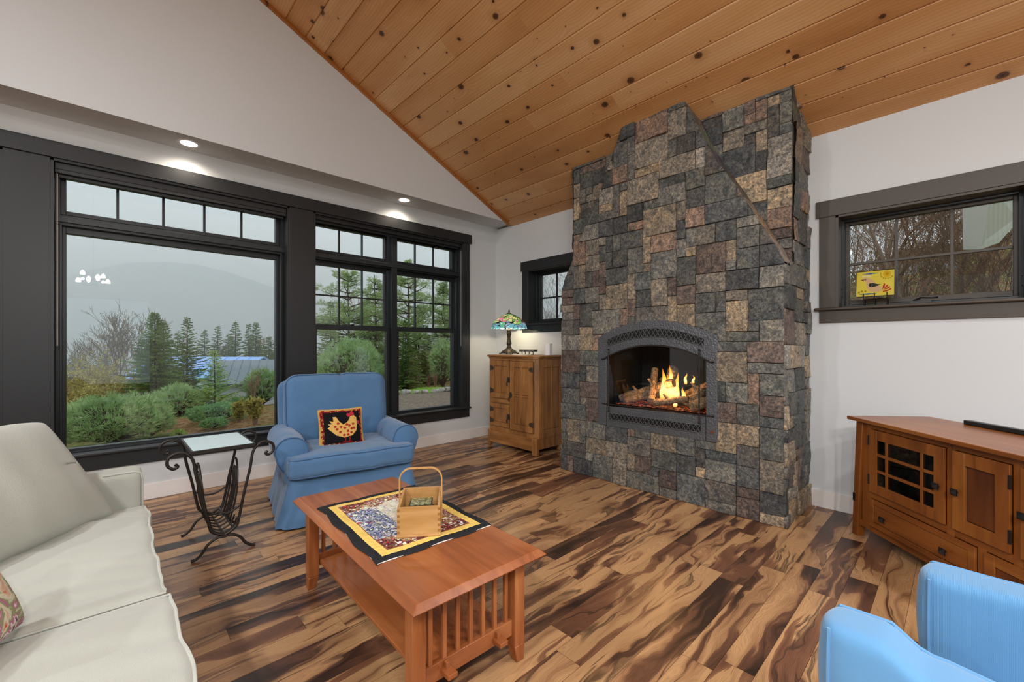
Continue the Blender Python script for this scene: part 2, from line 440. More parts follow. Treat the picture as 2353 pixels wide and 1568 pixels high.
def wall_boxes(mb, axis, face, a0, a1, z0, z1, holes, th=WT, sgn=1):
    "wall slab with rectangular holes (a0, a1, z0, z1)"
    cuts = sorted(holes); x = a0
    def bx(p0, p1, q0, q1):
        if p1 - p0 < 1e-4 or q1 - q0 < 1e-4: return
        if axis == 'Y': mb.box(p0, p1, face, face + sgn * th, q0, q1)
        else: mb.box(face, face + sgn * th, p0, p1, q0, q1)
    for (h0, h1, s0, s1) in cuts:
        bx(x, h0, z0, z1); bx(h0, h1, z0, s0); bx(h0, h1, s1, z1); x = h1
    bx(x, a1, z0, z1)

# floor: planks of random length, one mesh
rf = random.Random(3); mb = MB(); PWID = .128
j = 0; y = 1.077 - PWID * 46
while y < 4.83:
    x = -5.7 + rf.random() * -1.2
    while x < 4.26:
        L = rf.uniform(.55, 1.5); x2 = x + L
        xa, xb = max(x, -5.6), min(x2, 4.26)
        if xb > xa:
            col = (rf.random(), rf.random(), rf.random()); g = .0007; c = .0012
            y1 = min(y + PWID, 4.83)
            mb.add([(xa + g, y + g, 0), (xb - g, y + g, 0), (xb - g, y1 - g, 0), (xa + g, y1 - g, 0)], [(0, 1, 2, 3)], col)
        x = x2
    y += PWID
mb.box(-5.7, 4.35, YB - .1, 4.9, -.12, -.0015, (.0, .0, .0))
struct(obj('floor', mb, M['floor'], smooth=0))

WIN3 = [(-2.7, -.557, .45, 2.768), (-.322, 1.368, .45, 2.768), (1.609, 3.621, .45, 2.768)]
mb = MB(); wall_boxes(mb, 'Y', 4.812, -5.85, 4.5, 0, 3.10, WIN3, .26); struct(obj('wall_window_side', mb, M['wall'], smooth=0))
SW = [(-.304, .69, 1.627, 2.365), (3.147, 4.141, 1.627, 2.365)]
mb = MB(); wall_boxes(mb, 'X', 4.238, YB - .2, 4.812, 0, 3.06, SW, .26); struct(obj('wall_fireplace_side', mb, M['wall'], smooth=0))
# rear and near walls with tall openings added to let in sky light
mb = MB(); wall_boxes(mb, 'X', XB, YB - .2, 4.812, 0, 3.10, [(-3.9, -1.1, .1, 2.5), (-.3, 2.5, .1, 2.5)], .2, -1); struct(obj('wall_rear', mb, M['wall'], smooth=0))
mb = MB(); wall_boxes(mb, 'Y', YB, XB - .2, 4.5, 0, 3.10, [(-4.8, -2.4, .1, 2.5), (-1.6, .8, .1, 2.5)], .2, -1)
mb.prism([(4.5, 3.1), (4.13, 3.1), (XR, zc(XR) + .03), (XB, zc(XB) + .03), (XB, 3.1)][1:], lambda a, b, d: (a, YB - d, b), 0, .1)
struct(obj('wall_near', mb, M['wall'], smooth=0))
# gable wall above the window bay, and the flat soffit of the bay
mb = MB(); mb.prism([(3.92, 3.2), (XR, zc(XR) + .03), (XB, zc(XB) + .03), (XB, 3.2)], lambda a, b, d: (a, 4.46 + d, b), 0, .09)
struct(obj('wall_gable', mb, M['wall2'], smooth=0))
mb = MB(); mb.box(-5.8, 4.5, 4.46, 5.05, 3.086, 3.2); struct(obj('ceiling_soffit', mb, M['wall2'], smooth=0))
# knotty pine ceiling: V-jointed boards
rf = random.Random(11); mb = MB(); n = math.hypot(1, SL)
seams = [4.262, 4.104] + [3.925 - .1792 * k for k in range(0, 26)]
seams = [s for s in seams if s > XR] + [XR]
def slopeboards(sv, sx):
    for a, b in zip(sv[:-1], sv[1:]):
        y = YB - rf.random() * 3
        nrm = Vector((-SL * sx, 0, -1)) / n
        while y < 4.46:
            y2 = y + rf.uniform(3.2, 4.8); col = (rf.random(), rf.random(), rf.random())
            ya, yb = max(y, YB), min(y2, 4.46)
            if yb > ya:
                def P(x, y_, d): q = Vector((x, y_, zc(x))); return q - nrm * d
                e = .007 * (1 if a < b else -1); dv = .010
                prof = [(a, dv), (a + e, 0), (b - e, 0), (b, dv)]
                vs = [P(x, ya, d) for x, d in prof] + [P(x, yb, d) for x, d in prof]
                fs = [(0, 1, 5, 4), (1, 2, 6, 5), (2, 3, 7, 6)]
                if a < b: fs = [f[::-1] for f in fs]
                mb.add(vs, fs, col)
            y = y2
slopeboards(seams, 1)
sv = []; x = XR
while x > XB - .2: sv.append(x); x -= .1792
slopeboards(sv, -1)
for x0, x1 in ((XR, 4.5), (XB - .2, XR)):
    mb.hexa([(x0, YB - .1, zc(x0) + .02), (x1, YB - .1, zc(x1) + .02), (x1, 4.55, zc(x1) + .02), (x0, 4.55, zc(x0) + .02)],
            [(x0, YB - .1, zc(x0) + .3), (x1, YB - .1, zc(x1) + .3), (x1, 4.55, zc(x1) + .3), (x0, 4.55, zc(x0) + .3)], (.5, .5, .5))
struct(obj('ceiling', mb, M['pine'], smooth=0))
M['pine_trim'] = pine_mat('pine_rake_trim', '#94591f', '#b0702f', '#c08245', along='X')
mb = MB()
for (x0, x1) in ((4.15, 2.35), (2.35, -.55)):
    mb.hexa([(x1, 4.425, zc(x1) - .047), (x0, 4.425, zc(x0) - .047), (x0, 4.46, zc(x0) - .047), (x1, 4.46, zc(x1) - .047)],
            [(x1, 4.445, zc(x1) - .001), (x0, 4.445, zc(x0) - .001), (x0, 4.46, zc(x0) - .001), (x1, 4.46, zc(x1) - .001)], (.3 + .2 * x0, .4, .5))
struct(obj('trim_rake', mb, M['pine_trim'], smooth=0))

# baseboards
mb = MB(); mb.box(-5.6, 4.238, 4.798, 4.812, 0, .133); struct(obj('baseboard_window_side', mb, M['white'], bevel=.002))
mb = MB(); mb.box(4.223, 4.238, 2.96, 4.798, 0, .137); mb.box(4.223, 4.238, YB, .86, 0, .141); struct(obj('baseboard_fireplace_side', mb, M['white'], bevel=.002))

# ------------------------------------------------------------ trims and windows
def wbox(mb, ax, a0, a1, d0, d1, z0, z1, **k):
    if ax == 'Y': mb.box(a0, a1, YW + d0, YW + d1, z0, z1, **k)
    else: mb.box(XW + d0, XW + d1, a0, a1, z0, z1, **k)
def trim(name, ax, mat, *b, bevel=.002):
    mb = MB()
    for q in b: wbox(mb, ax, *q)
    return struct(obj(name, mb, mat, bevel=bevel))
K = M['black']
trim('trim_header', 'Y', K, (-3.1, 3.756, -.018, .012, 2.768, 2.893))
for i, (a, b) in enumerate(((-.557, -.322), (1.368, 1.609), (3.621, 3.724))):
    trim('trim_post', 'Y', K, (a, b, -.003, .012, .45, 2.768))
trim('trim_stool', 'Y', K, (-3.1, 3.74, -.028, .11, .437, .458), bevel=.006)
trim('trim_apron', 'Y', K, (-3.1, 3.72, -.004, .012, .318, .437))
def jambs(ax, a0, a1, z0, z1, depth, mat):
    mb = MB(); t = .02
    wbox(mb, ax, a0 - .001, a0 + t, .0, depth, z0, z1); wbox(mb, ax, a1 - t, a1 + .001, .0, depth, z0, z1)
    wbox(mb, ax, a0, a1, .0, depth, z1 - t, z1 + .001); wbox(mb, ax, a0, a1, .02, depth, z0 - .005, z0 + .01)
    return mb
def frame_ring(mb, ax, a0, a1, z0, z1, w_, d0, d1, wb=None, wt=None):
    wb = w_ if wb is None else wb; wt = w_ if wt is None else wt
    wbox(mb, ax, a0, a0 + w_, d0, d1, z0, z1); wbox(mb, ax, a1 - w_, a1, d0, d1, z0, z1)
    wbox(mb, ax, a0 + w_, a1 - w_, d0, d1, z0, z0 + wb); wbox(mb, ax, a0 + w_, a1 - w_, d0, d1, z1 - wt, z1)
def pane(parent, ax, a0, a1, z0, z1, d):
    mb = MB(); wbox(mb, ax, a0, a1, d, d + .004, z0, z1); o = obj('glass_pane', mb, M['glass'], parent, smooth=0); return o
def win_root(n):
    o = bpy.data.objects.new('window_%d' % n, None); C.objects.link(o); o['kind'] = 'structure'; return o
S = M['sash']; GD = .22
def picture_window(n, a0, a1, g0, g1, nm):
    w_ = win_root(n)
    obj('jamb', jambs('Y', a0, a1, .45, 2.768, .30, K), K, w_, bevel=.001)
    mb = MB()
    frame_ring(mb, 'Y', a0 + .02, a1 - .02, .46, 2.75, .028, .13, .2)
    wbox(mb, 'Y', a0 + .02, a1 - .02, .11, .25, 2.285, 2.36); wbox(mb, 'Y', a0 + .02, a1 - .02, .085, .2, 2.30, 2.345)
    frame_ring(mb, 'Y', a0 + .045, a1 - .045, .46, 2.29, .012, .10, .16)
    obj('frame', mb, S, w_, bevel=.0015)
    mb = MB(); frame_ring(mb, 'Y', g0 - .032, g1 + .032, .445, 2.30, .032, .17, .24, wb=.036, wt=.07); obj('sash', mb, S, w_, bevel=.002)
    mb = MB(); frame_ring(mb, 'Y', g0 - .032, g1 + .032, 2.375, 2.72, .032, .17, .24, wt=.045); obj('transom_sash', mb, S, w_, bevel=.002)
    mb = MB(); W = (g1 - g0) / nm
    for k in range(1, nm): wbox(mb, 'Y', g0 + W * k - .009, g0 + W * k + .009, .205, .235, 2.40, 2.68)
    obj('muntins', mb, S, w_, bevel=.001)
    pane(w_, 'Y', g0 - .01, g1 + .01, .46, 2.24, GD); pane(w_, 'Y', g0 - .01, g1 + .01, 2.39, 2.69, GD)
    return w_
picture_window(2, -.322, 1.368, -.246, 1.286, 5)
picture_window(1, -2.7, -.557, -2.62, -.636, 7)
# the pair of double-hung windows
w3 = win_root(3); a0, a1 = 1.609, 3.621
obj('jamb', jambs('Y', a0, a1, .45, 2.768, .30, K), K, w3, bevel=.001)
mb = MB(); frame_ring(mb, 'Y', a0 + .02, a1 - .02, .46, 2.75, .028, .11, .2)
wbox(mb, 'Y', 2.57, 2.645, .09, .25, .46, 2.75); wbox(mb, 'Y', a0 + .02, 2.57, .11, .25, 2.285, 2.36); wbox(mb, 'Y', 2.645, a1 - .02, .11, .25, 2.285, 2.36)
wbox(mb, 'Y', a0 + .02, a1 - .02, .085, .2, 2.30, 2.345)
obj('frame', mb, S, w3, bevel=.0015)
for (g0, g1) in ((1.685, 2.521), (2.69, 3.54)):
    mb = MB(); frame_ring(mb, 'Y', g0 - .032, g1 + .032, 2.375, 2.72, .032, .17, .24, wt=.045); obj('transom_sash', mb, S, w3, bevel=.002)
    mb = MB(); frame_ring(mb, 'Y', g0 - .034, g1 + .034, 1.505, 2.30, .034, .19, .24, wb=.06, wt=.066); obj('upper_sash', mb, S, w3, bevel=.002)
    mb = MB(); frame_ring(mb, 'Y', g0 - .04, g1 + .04, .455, 1.55, .04, .13, .185, wb=.03, wt=.045); lo = obj('lower_sash', mb, S, w3, bevel=.002)
    mb = MB(); mb.box((g0 + g1) / 2 - .025, (g0 + g1) / 2 + .025, YW + .145, YW + .175, 1.55, 1.558); mb.tube([((g0 + g1) / 2 - .02, YW + .15, 1.564), ((g0 + g1) / 2 + .02, YW + .165, 1.566)], .005, 6); obj('sash_lock', mb, M['blackplastic'], lo)
    mb = MB(); W = (g1 - g0) / 3
    for k in (1, 2):
        wbox(mb, 'Y', g0 + W * k - .008, g0 + W * k + .008, .205, .235, 2.40, 2.68)
        wbox(mb, 'Y', g0 + W * k - .008, g0 + W * k + .008, .205, .235, 1.56, 2.235)
    wbox(mb, 'Y', g0, g1, .203, .237, 1.892, 1.908)
    obj('muntins', mb, S, w3, bevel=.001)
    pane(w3, 'Y', g0 - .01, g1 + .01, 2.39, 2.69, GD); pane(w3, 'Y', g0 - .01, g1 + .01, 1.555, 2.245, GD); pane(w3, 'Y', g0 - .01, g1 + .01, .47, 1.515, .155)
# two small awning windows either side of the chimney
def small_window(n, y0, y1, tr, flip, crank_y):
    w_ = win_root(n)
    obj('jamb', jambs('X', y0, y1, 1.62, 2.365, .30, tr), tr, w_, bevel=.001)
    mb = MB(); frame_ring(mb, 'X', y0 + .018, y1 - .018, 1.63, 2.35, .02, .14, .25); obj('frame', mb, S, w_, bevel=.0015)
    mb = MB(); frame_ring(mb, 'X', y0 + .03, y1 - .03, 1.655, 2.338, .03, .19, .245, wt=.028, wb=.038); sa = obj('sash', mb, M['bronze'] if flip else S, w_, bevel=.002)
    mb = MB(); W = (y1 - y0 - .092) / 3
    for k in (1, 2): wbox(mb, 'X', y0 + .046 + W * k - .009, y0 + .046 + W * k + .009, .21, .238, 1.69, 2.315)
    wbox(mb, 'X', y0 + .04, y1 - .04, .208, .24, 1.981, 1.999)
    obj('muntins', mb, M['bronze'] if flip else S, w_, bevel=.001)
    pane(w_, 'X', y0 + .04, y1 - .04, 1.685, 2.318, .224)
    mb = MB(); c = crank_y
    mb.box(XW + .10, XW + .15, c - .055, c + .055, 1.637, 1.652)
    mb.tube([(XW + .12, c + .04, 1.655), (XW + .11, c + .0, 1.676), (XW + .10, c - .06, 1.668), (XW + .10, c - .09, 1.672)], [.009, .008, .006, .008], 8)
    obj('crank_handle', mb, M['blackplastic'], w_)
    for yy in (y0 + .024, y1 - .024):
        mb = MB(); mb.box(XW + .12, XW + .135, yy - .004, yy + .004, 1.72, 1.88); mb.box(XW + .108, XW + .125, yy - .005, yy + .005, 1.78, 1.86); obj('sash_lock', mb, M['blackplastic'], w_)
    pre = (y0 - .106, y1 + .106)
    trim('trim_head', 'X', tr, (pre[0] - .023, pre[1] + .023, -.008, .012, 2.363, 2.495))
    trim('trim_side', 'X', tr, (pre[0], y0, -.002, .012, 1.627, 2.363)); trim('trim_side', 'X', tr, (y1, pre[1], -.002, .012, 1.627, 2.363))
    trim('trim_stool', 'X', tr, (pre[0] - .032, pre[1] + .032, -.03, .13, 1.604, 1.628), bevel=.008)
    trim('trim_apron', 'X', tr, (pre[0], pre[1], -.002, .012, 1.505, 1.606))
small_window(5, -.304, .69, M['bronze'], True, .20)
small_window(4, 3.147, 4.141, M['black'], False, 3.60)

# roller shades
def roller(a0, a1, z0, chain_x, label):
    t = thing('roller_shade', label, 'window shade', ((a0 + a1) / 2, YW + .06, z0))
    mb = MB(); mb.box(a0, a1, YW + .03, YW + .10, z0 + .012, 2.748); mb.box(a0, a1, YW + .025, YW + .034, z0 + .04, z0 + .045)
    mb.tube([(a0, YW + .055, z0 + .035), (a1, YW + .055, z0 + .035)], .026, 12)
    obj('cassette', mb, M['black'], t, world=True, bevel=.003)
    mb = MB(); mb.box(a0 + .02, a1 - .02, YW + .062, YW + .074, z0 - .012, z0 + .014); obj('hem_bar', mb, M['sash'], t, world=True, bevel=.002)
    mb = MB()
    for k in range(2):
        xx = chain_x + k * .008
        mb.tube([(xx, YW + .02 + k * .012, 2.60 + .06), (xx, YW + .02 + k * .012, 1.32)], .0009, 5)
    for k in range(110): mb.lathe([(0, -.0026), (.0026, 0), (0, .0026)], 5, (chain_x, YW + .02, 1.325 + k * .0121))
    obj('pull_chain', mb, M['candle'], t, world=True)
roller(-.30, 1.346, 2.655, -.292, 'dark roller shade rolled up at top of the large picture window')
roller(1.632, 3.598, 2.69, 3.588, 'dark roller shade rolled up above the double-hung window pair')

# recessed lights
M['lens'] = emis('lamp_lens', '#fff6ea', 6.0)
def can(x, y, z, power, label, angle=120, tilt=None, radius=.05, col=(1, .91, .8)):
    t = thing('recessed_or_fill_light', label, 'ceiling light', (x, y, z), 0, None)
    mb = MB(); mb.lathe([(.062, -.002), (.085, -.004), (.088, 0)], 32); obj('trim_ring', mb, M['white'], t)
    mb = MB(); mb.lathe([(0, -.0025), (.062, -.0025)], 32); obj('lens', mb, M['lens'], t)
    if tilt: t.rotation_euler = tilt
    spot_light('lamp_light', (0, 0, -.012), power, angle, col, radius, .9, t)
    return t
can(.511, 4.635, 3.086, 26, 'recessed ceiling light in soffit above the large picture window', 150, col=(1, .86, .7))
can(2.603, 4.638, 3.086, 26, 'recessed ceiling light in soffit above the double-hung windows', 150, col=(1, .86, .7))
can(-1.58, 4.635, 3.086, 26, 'recessed ceiling light in soffit left of the picture window, out of frame', 150, col=(1, .86, .7))
can(3.85, 4.30, 3.10, 0.0, 'x') if False else None
# ------------------------------------------------------------ stone chimney
PAL = ['#64645f', '#6e6e69', '#5c5d5b', '#7e776c', '#8b7e6c', '#525556', '#4a4c4d', '#6e6059', '#62544f', '#80786c', '#a08f78', '#5e6160', '#8c7667', '#585a58', '#74726c', '#6e6964', '#8a867e', '#60605c', '#4e5150', '#54524f']
PAL = [lin(c) for c in PAL]
chim = thing('stone_fireplace', 'tall split granite chimney breast with tapered shoulders and gas fire', 'fireplace', (3.9, 1.91, 0))
CY = 1.909; XF, XRR = 3.535, 3.745
prof_w = [(0, 1.035), (1.93, 1.035), (2.05, .985), (2.17, .918), (2.51, .74), (2.84, .55), (3.14, .41), (3.45, .28)]
def hw(z):
    for (z0, w0), (z1, w1) in zip(prof_w[:-1], prof_w[1:]):
        if z <= z1: return w0 + (w1 - w0) * (z - z0) / (z1 - z0)
    return prof_w[-1][1]
def pack(W, H, u, rnd, wmin=1, wmax=5, hmin=1, hmax=3):
    nx, ny = int(round(W / u)), int(round(H / u)); g = [[0] * nx for _ in range(ny)]; out = []
    for j in range(ny):
        for i in range(nx):
            if g[j][i]: continue
            w_ = rnd.choice([2, 2, 3, 3, 4, 1] if wmax > 2 else [1, 2]); h_ = rnd.choice([1, 2, 2, 2, 3])
            ww = 0
            while ww < w_ and i + ww < nx and not g[j][i + ww]: ww += 1
            h_ = min(h_, ny - j)
            for b in range(h_):
                for a in range(ww): g[j + b][i + a] = 1
            out.append((i / nx * W, j / ny * H, ww / nx * W, h_ / ny * H))
    return out
# insert outline
IY0, IY1, IZ0, IZS, IZT = 1.331, 2.469, .548, 1.40, 1.545
def z_out(y): return IZS + (IZT - IZS) * (1 - ((y - 1.9) / .569) ** 2)
def inside_insert(y, z): return IY0 + .004 < y < IY1 - .004 and IZ0 + .004 < z < z_out(y) - .004
def stones(W, H, u, pos, rnd, res=.016, clampf=None, hole=None, rough=1.0, wmax=5):
    mb = MB(); off = rnd.random() * 50
    for (sx, sz, sw, sh) in pack(W, H, u, rnd, wmax=wmax):
        col = list(rnd.choice(PAL)); k = rnd.uniform(.66, 1.0); col = [c * k for c in col]
        base = rnd.uniform(.004, .022) * rough; tx, tz = rnd.uniform(-.05, .05), rnd.uniform(-.05, .05)
        nu, nv = max(3, int(sw / res)), max(3, int(sh / res)); so = rnd.random() * 99
        ids = {}
        vs = []
        for j in range(nv + 1):
            for i in range(nu + 1):
                a, b = i / nu, j / nv
                # crowd the outermost rows against the joint
                aa = 0 if i == 0 else 1 if i == nu else (.0035 / sw + (a - 1 / nu) / (1 - 2 / nu) * (1 - .007 / sw) if nu > 2 else a)
                bb = 0 if j == 0 else 1 if j == nv else (.0035 / sh + (b - 1 / nv) / (1 - 2 / nv) * (1 - .007 / sh) if nv > 2 else b)
                px, pz = sx + aa * sw, sz + bb * sh
                # slightly wandering joints, shared by both neighbours
                wx = .004 * mnoise.noise(Vector((px * 6, pz * 6, off))); wz = .004 * mnoise.noise(Vector((px * 6, pz * 6, off + 9)))
                edge = i in (0, nu) or j in (0, nv)
                if edge: h = -.006
                else:
                    h = base + tx * (aa - .5) * sw * 1.2 + tz * (bb - .5) * sh * 1.2
                    q = Vector((px * 11, pz * 11, so))
                    h += .007 * mnoise.noise(q) + .0045 * mnoise.noise(q * 3.1) + .002 * mnoise.noise(q * 8)
                    d = min(aa * sw, (1 - aa) * sw, bb * sh, (1 - bb) * sh); h -= .003 * max(0, 1 - d / .010)
                    h = max(h, -.004)
                vs.append([px + wx, pz + wz, h])
        fs = []
        for j in range(nv):
            for i in range(nu):
                a = j * (nu + 1) + i; fs.append((a, a + 1, a + nu + 2, a + nu + 1))
        if clampf:
            lim = [clampf(v) for v in vs]
            nf = [f for f in fs if not all(lim[i] for i in f)]
            fs = nf
        if hole:
            ins = [hole(v[0], v[1]) for v in vs]
            fs = [f for f in fs if not all(ins[i] for i in f)]
            for v, k_ in zip(vs, ins):
                if k_:
                    yy, zz = v[0], v[1]
                    ds = [(yy - hole.y0, 0), (hole.y1 - yy, 1), (zz - IZ0, 2), (z_out(pos.y(yy)) - zz, 3)]
                    m = min(ds)[1]
                    if m == 0: v[0] = hole.y0
                    elif m == 1: v[0] = hole.y1
                    elif m == 2: v[1] = IZ0
                    else: v[1] = z_out(pos.y(yy))
                    v[2] = min(v[2], .004)
        used = sorted({i for f in fs for i in f}); mp = {o: n_ for n_, o in enumerate(used)}
        if not fs: continue
        mb.add([pos(vs[i][0], vs[i][1], vs[i][2]) for i in used], [tuple(mp[i] for i in f) for f in fs], tuple(col))
    return mb
rs = random.Random(21)
# front face: u runs from +Y (left in view) to -Y so that faces look into the room
class PosF:
    def __call__(s, u, z, h): return (XF - h, CY + 1.035 - u, z)
    def y(s, u): return CY + 1.035 - u
pf = PosF()
class Hole:
    y0 = CY + 1.035 - IY1; y1 = CY + 1.035 - IY0
    def __call__(s, u, z): return inside_insert(pf.y(u), z)
def cl_front(v):
    z = v[1]; top = zc(XF) + .005
    o = False
    if z > top: v[1] = top; o = True; z = top
    h_ = hw(z); y = v[0] - 1.035
    if y < -h_ - 1e-6: v[0] = 1.035 - h_; v[2] = min(v[2], 0.0) ; o = True
    if y > h_ + 1e-6: v[0] = 1.035 + h_; v[2] = min(v[2], 0.0); o = True
    return o
mb = stones(2.07, 3.42, .079, pf, rs, .014, cl_front, Hole())
# keep vertical order of faces: looking from the room
obj('front_stonework', mb, M['stone'], chim, world=True, smooth=50)
# rear chimney plane above the shoulders
def posr(u, z, h): return (XRR - h, CY + 1.035 - u, z + 1.9)
def cl_rear(v):
    top = zc(XRR) - 1.9 + .005
    if v[1] > top: v[1] = top; return True
    return hw(v[1] + 1.9) - .10 > abs(v[0] - 1.035)
posr_f = posr
st_ = rs.getstate()
for sg in (-1, 1):
    rs.setstate(st_)
    def cl_half(v, sg=sg): return cl_rear(v) or (v[0] - 1.035) * sg < 0
    mb = stones(2.07, 1.44, .082, posr, rs, .02, cl_half)
    obj('rear_stonework', mb, M['stone'], chim, world=True, smooth=50)
# side faces
def side(sgn):
    yy = CY + sgn * 1.035
    def pos(u, z, h):
        return (4.236 - u, yy + sgn * h, z) if sgn < 0 else (XF + u, yy + h, z)
    def cl(v):
        x = 4.236 - v[0] if sgn < 0 else XF + v[0]
        o = False
        if v[1] > 1.93 and x < XRR - .012:
            if sgn < 0: v[0] = 4.236 - XRR + .012
            else: v[0] = XRR - XF - .012
            o = True; x = XRR - .012
        top = zc(x) + .004
        if v[1] > top: v[1] = top; o = True
        return o
    return stones(4.236 - XF, 3.36, .088, pos, rs, .02, cl, rough=1.2, wmax=5)
obj('side_stonework', side(-1), M['stone'], chim, world=True, smooth=50)
obj('side_stonework', side(1), M['stone'], chim, world=True, smooth=50)
# tapering flanks of the projecting hood
for sgn in (-1, 1):
    mb = MB(); nn = 90; cols = []; z = 1.93
    top = zc(XF) + .005
    rows = []
    segc = None; nxt = z
    for k in range(nn + 1):
        zz = 1.93 + (top - 1.93) * k / nn
        rows.append(zz)
    for k in range(nn):
        if rows[k] >= nxt: segc = [c * rs.uniform(.7, 1) for c in rs.choice(PAL)]; nxt = rows[k] + rs.uniform(.12, .28)
        for q in range(8):
            def P(kk, qq):
                z_ = rows[kk]; x_ = XF + (XRR + .01 - XF) * qq / 8
                b_ = .004 * mnoise.noise(Vector((z_ * 14, x_ * 14, sgn * 5))) if 0 < qq < 8 else 0
                return (x_, CY + sgn * (hw(z_) + b_), min(z_, zc(x_) + .005))
            f = (0, 1, 2, 3) if sgn > 0 else (3, 2, 1, 0)
            mb.add([P(k, q), P(k, q + 1), P(k + 1, q + 1), P(k + 1, q)], [f], tuple(segc))
    obj('hood_flank', mb, M['stone'], chim, world=True, smooth=60)
# mortar core behind the stone faces (leaves the firebox free)
M['mortar'] = flat('grey_mortar', '#8b8172', .9, .2, var=.1)
mb = MB()
bk = .016
mb.box(XF + bk, XF + bk + .02, CY - 1.02, IY0 - .0, 0, 1.9); mb.box(XF + bk, XF + bk + .02, IY1, CY + 1.02, 0, 1.9)
mb.box(XF + bk, XF + bk + .02, IY0, IY1, 0, IZ0); mb.box(XF + bk, XF + bk + .02, IY0, IY1, IZT, 1.9)
x0 = XRR + .004
mb.hexa([(x0, CY - 1.031, 1.9), (4.23, CY - 1.031, 1.9), (4.23, CY + 1.031, 1.9), (x0, CY + 1.031, 1.9)], [(x0, CY - 1.031, zc(x0)), (4.23, CY - 1.031, zc(4.23)), (4.23, CY + 1.031, zc(4.23)), (x0, CY + 1.031, zc(x0))])
for s_ in (-1, 1): mb.box(XF + .006, XF + .05, CY + s_ * 1.031, CY + s_ * .97, 0, 1.92); mb.box(XF + .02, 4.23, CY + s_ * 1.026, CY + s_ * .99, 0, 1.9)
obj('mortar_bed', mb, M['mortar'], chim, world=True, smooth=0)

# ------------------------------------------------------------ gas insert
M['hammer'] = (lambda g: (g.set(g.mix(g.noise(g.co(), 9, 2), rgba('#5c5e61'), rgba('#696b6e')), .42, .5, .55), g.bump(g.vor(g.co(), 75, feature='SMOOTH_F1'), .55, .006), g.m)[-1])(G('hammered_grey_iron'))
ins = thing('fireplace_insert', 'arched hammered-iron gas fireplace insert with lattice vents and lit fire', 'fireplace insert', (3.52, 1.9, .548))
def arcpts(y0, y1, fz, n=36): return [(y0 + (y1 - y0) * k / n, fz(y0 + (y1 - y0) * k / n)) for k in range(n + 1)]
def z_in(y): return 1.212 + .118 * (1 - ((y - 1.897) / .4755) ** 2)
XI = 3.515
Pyz = lambda a, b, d: (XI + d, a, b)
OY0, OY1 = 1.421, 2.372
poly = [(IY0, IZ0), (OY0 - .001, IZ0), (OY0 - .001, z_in(OY0))] + arcpts(OY0, OY1, z_in)[1:-1] + [(OY1 + .001, z_in(OY1)), (OY1 + .001, IZ0), (IY1, IZ0)] + arcpts(IY1, IY0, z_out)
mb = MB(); mb.prism(poly, Pyz, 0, .03); obj('arched_frame', mb, M['hammer'], ins, world=True, smooth=0, bevel=.003)
mb = MB(); mb.prism([(OY0 + .003, IZ0 - .004), (OY1 - .003, IZ0 - .004), (OY1 - .003, .735), (OY0 + .003, .745)], Pyz, .001, .028); obj('lower_panel', mb, M['hammer'], ins, world=True, smooth=0, bevel=.003)
# vents: black panel as the slot's shade, with a lattice of crossed bars
def vent(name, y0, y1, fl, fh, n):
    mb = MB(); pl = arcpts(y0, y1, fl) + arcpts(y1, y0, fh)
    mb.prism(pl, Pyz, -.0015, .0); v = obj(name, mb, M['firebox'], ins, world=True, smooth=0)
    mb = MB(); W = (y1 - y0) / n
    def q(y, t): return (XI - .004, y, fl(y) + (fh(y) - fl(y)) * t)
    for k in range(n):
        a, b = y0 + k * W, y0 + (k + 1) * W
        mb.bar(q(a, 0), q(b, 1), .007, .005); mb.bar(q(a, 1), q(b, 0), .007, .005)
    m_ = 40
    for f in (0, 1):
        mb.tube([q(y0 + (y1 - y0) * k / m_, f) for k in range(m_ + 1)], .004, 6)
    l = obj('lattice', mb, M['hammer'], ins, world=True, smooth=0); l.parent = v
    l.location = (0, 0, 0); v.location = (0, 0, 0)
vent('upper_vent', 1.437, 2.357, lambda y: 1.313 + .086 * (1 - ((y - 1.897) / .46) ** 2), lambda y: 1.378 + .095 * (1 - ((y - 1.897) / .46) ** 2), 22)
vent('lower_vent', 1.462, 2.342, lambda y: .609, lambda y: .672, 22)
# firebox
mb = MB(); x0, x1, y0, y1, z0, z1 = 3.545, 4.05, OY0 - .02, OY1 + .02, .74, 1.36
mb.add([(x0, y0, z0), (x1, y0 + .1, z0), (x1, y1 - .1, z0), (x0, y1, z0), (x0, y0, z1), (x1, y0 + .1, z1), (x1, y1 - .1, z1), (x0, y1, z1)], [(0, 1, 2, 3), (4, 7, 6, 5), (1, 5, 6, 2), (0, 4, 5, 1), (3, 2, 6, 7)])
obj('firebox_lining', mb, M['firebox'], ins, world=True, smooth=0)
mb = MB(); mb.prism([(OY0, .745), (OY1, .745), (OY1, z_in(OY1) + .01)] + arcpts(OY1, OY0, lambda y: z_in(y) + .01)[1:-1] + [(OY0, z_in(OY0) + .01)], Pyz, .026, .03); obj('glass_front', mb, M['glass'], ins, world=True, smooth=0)
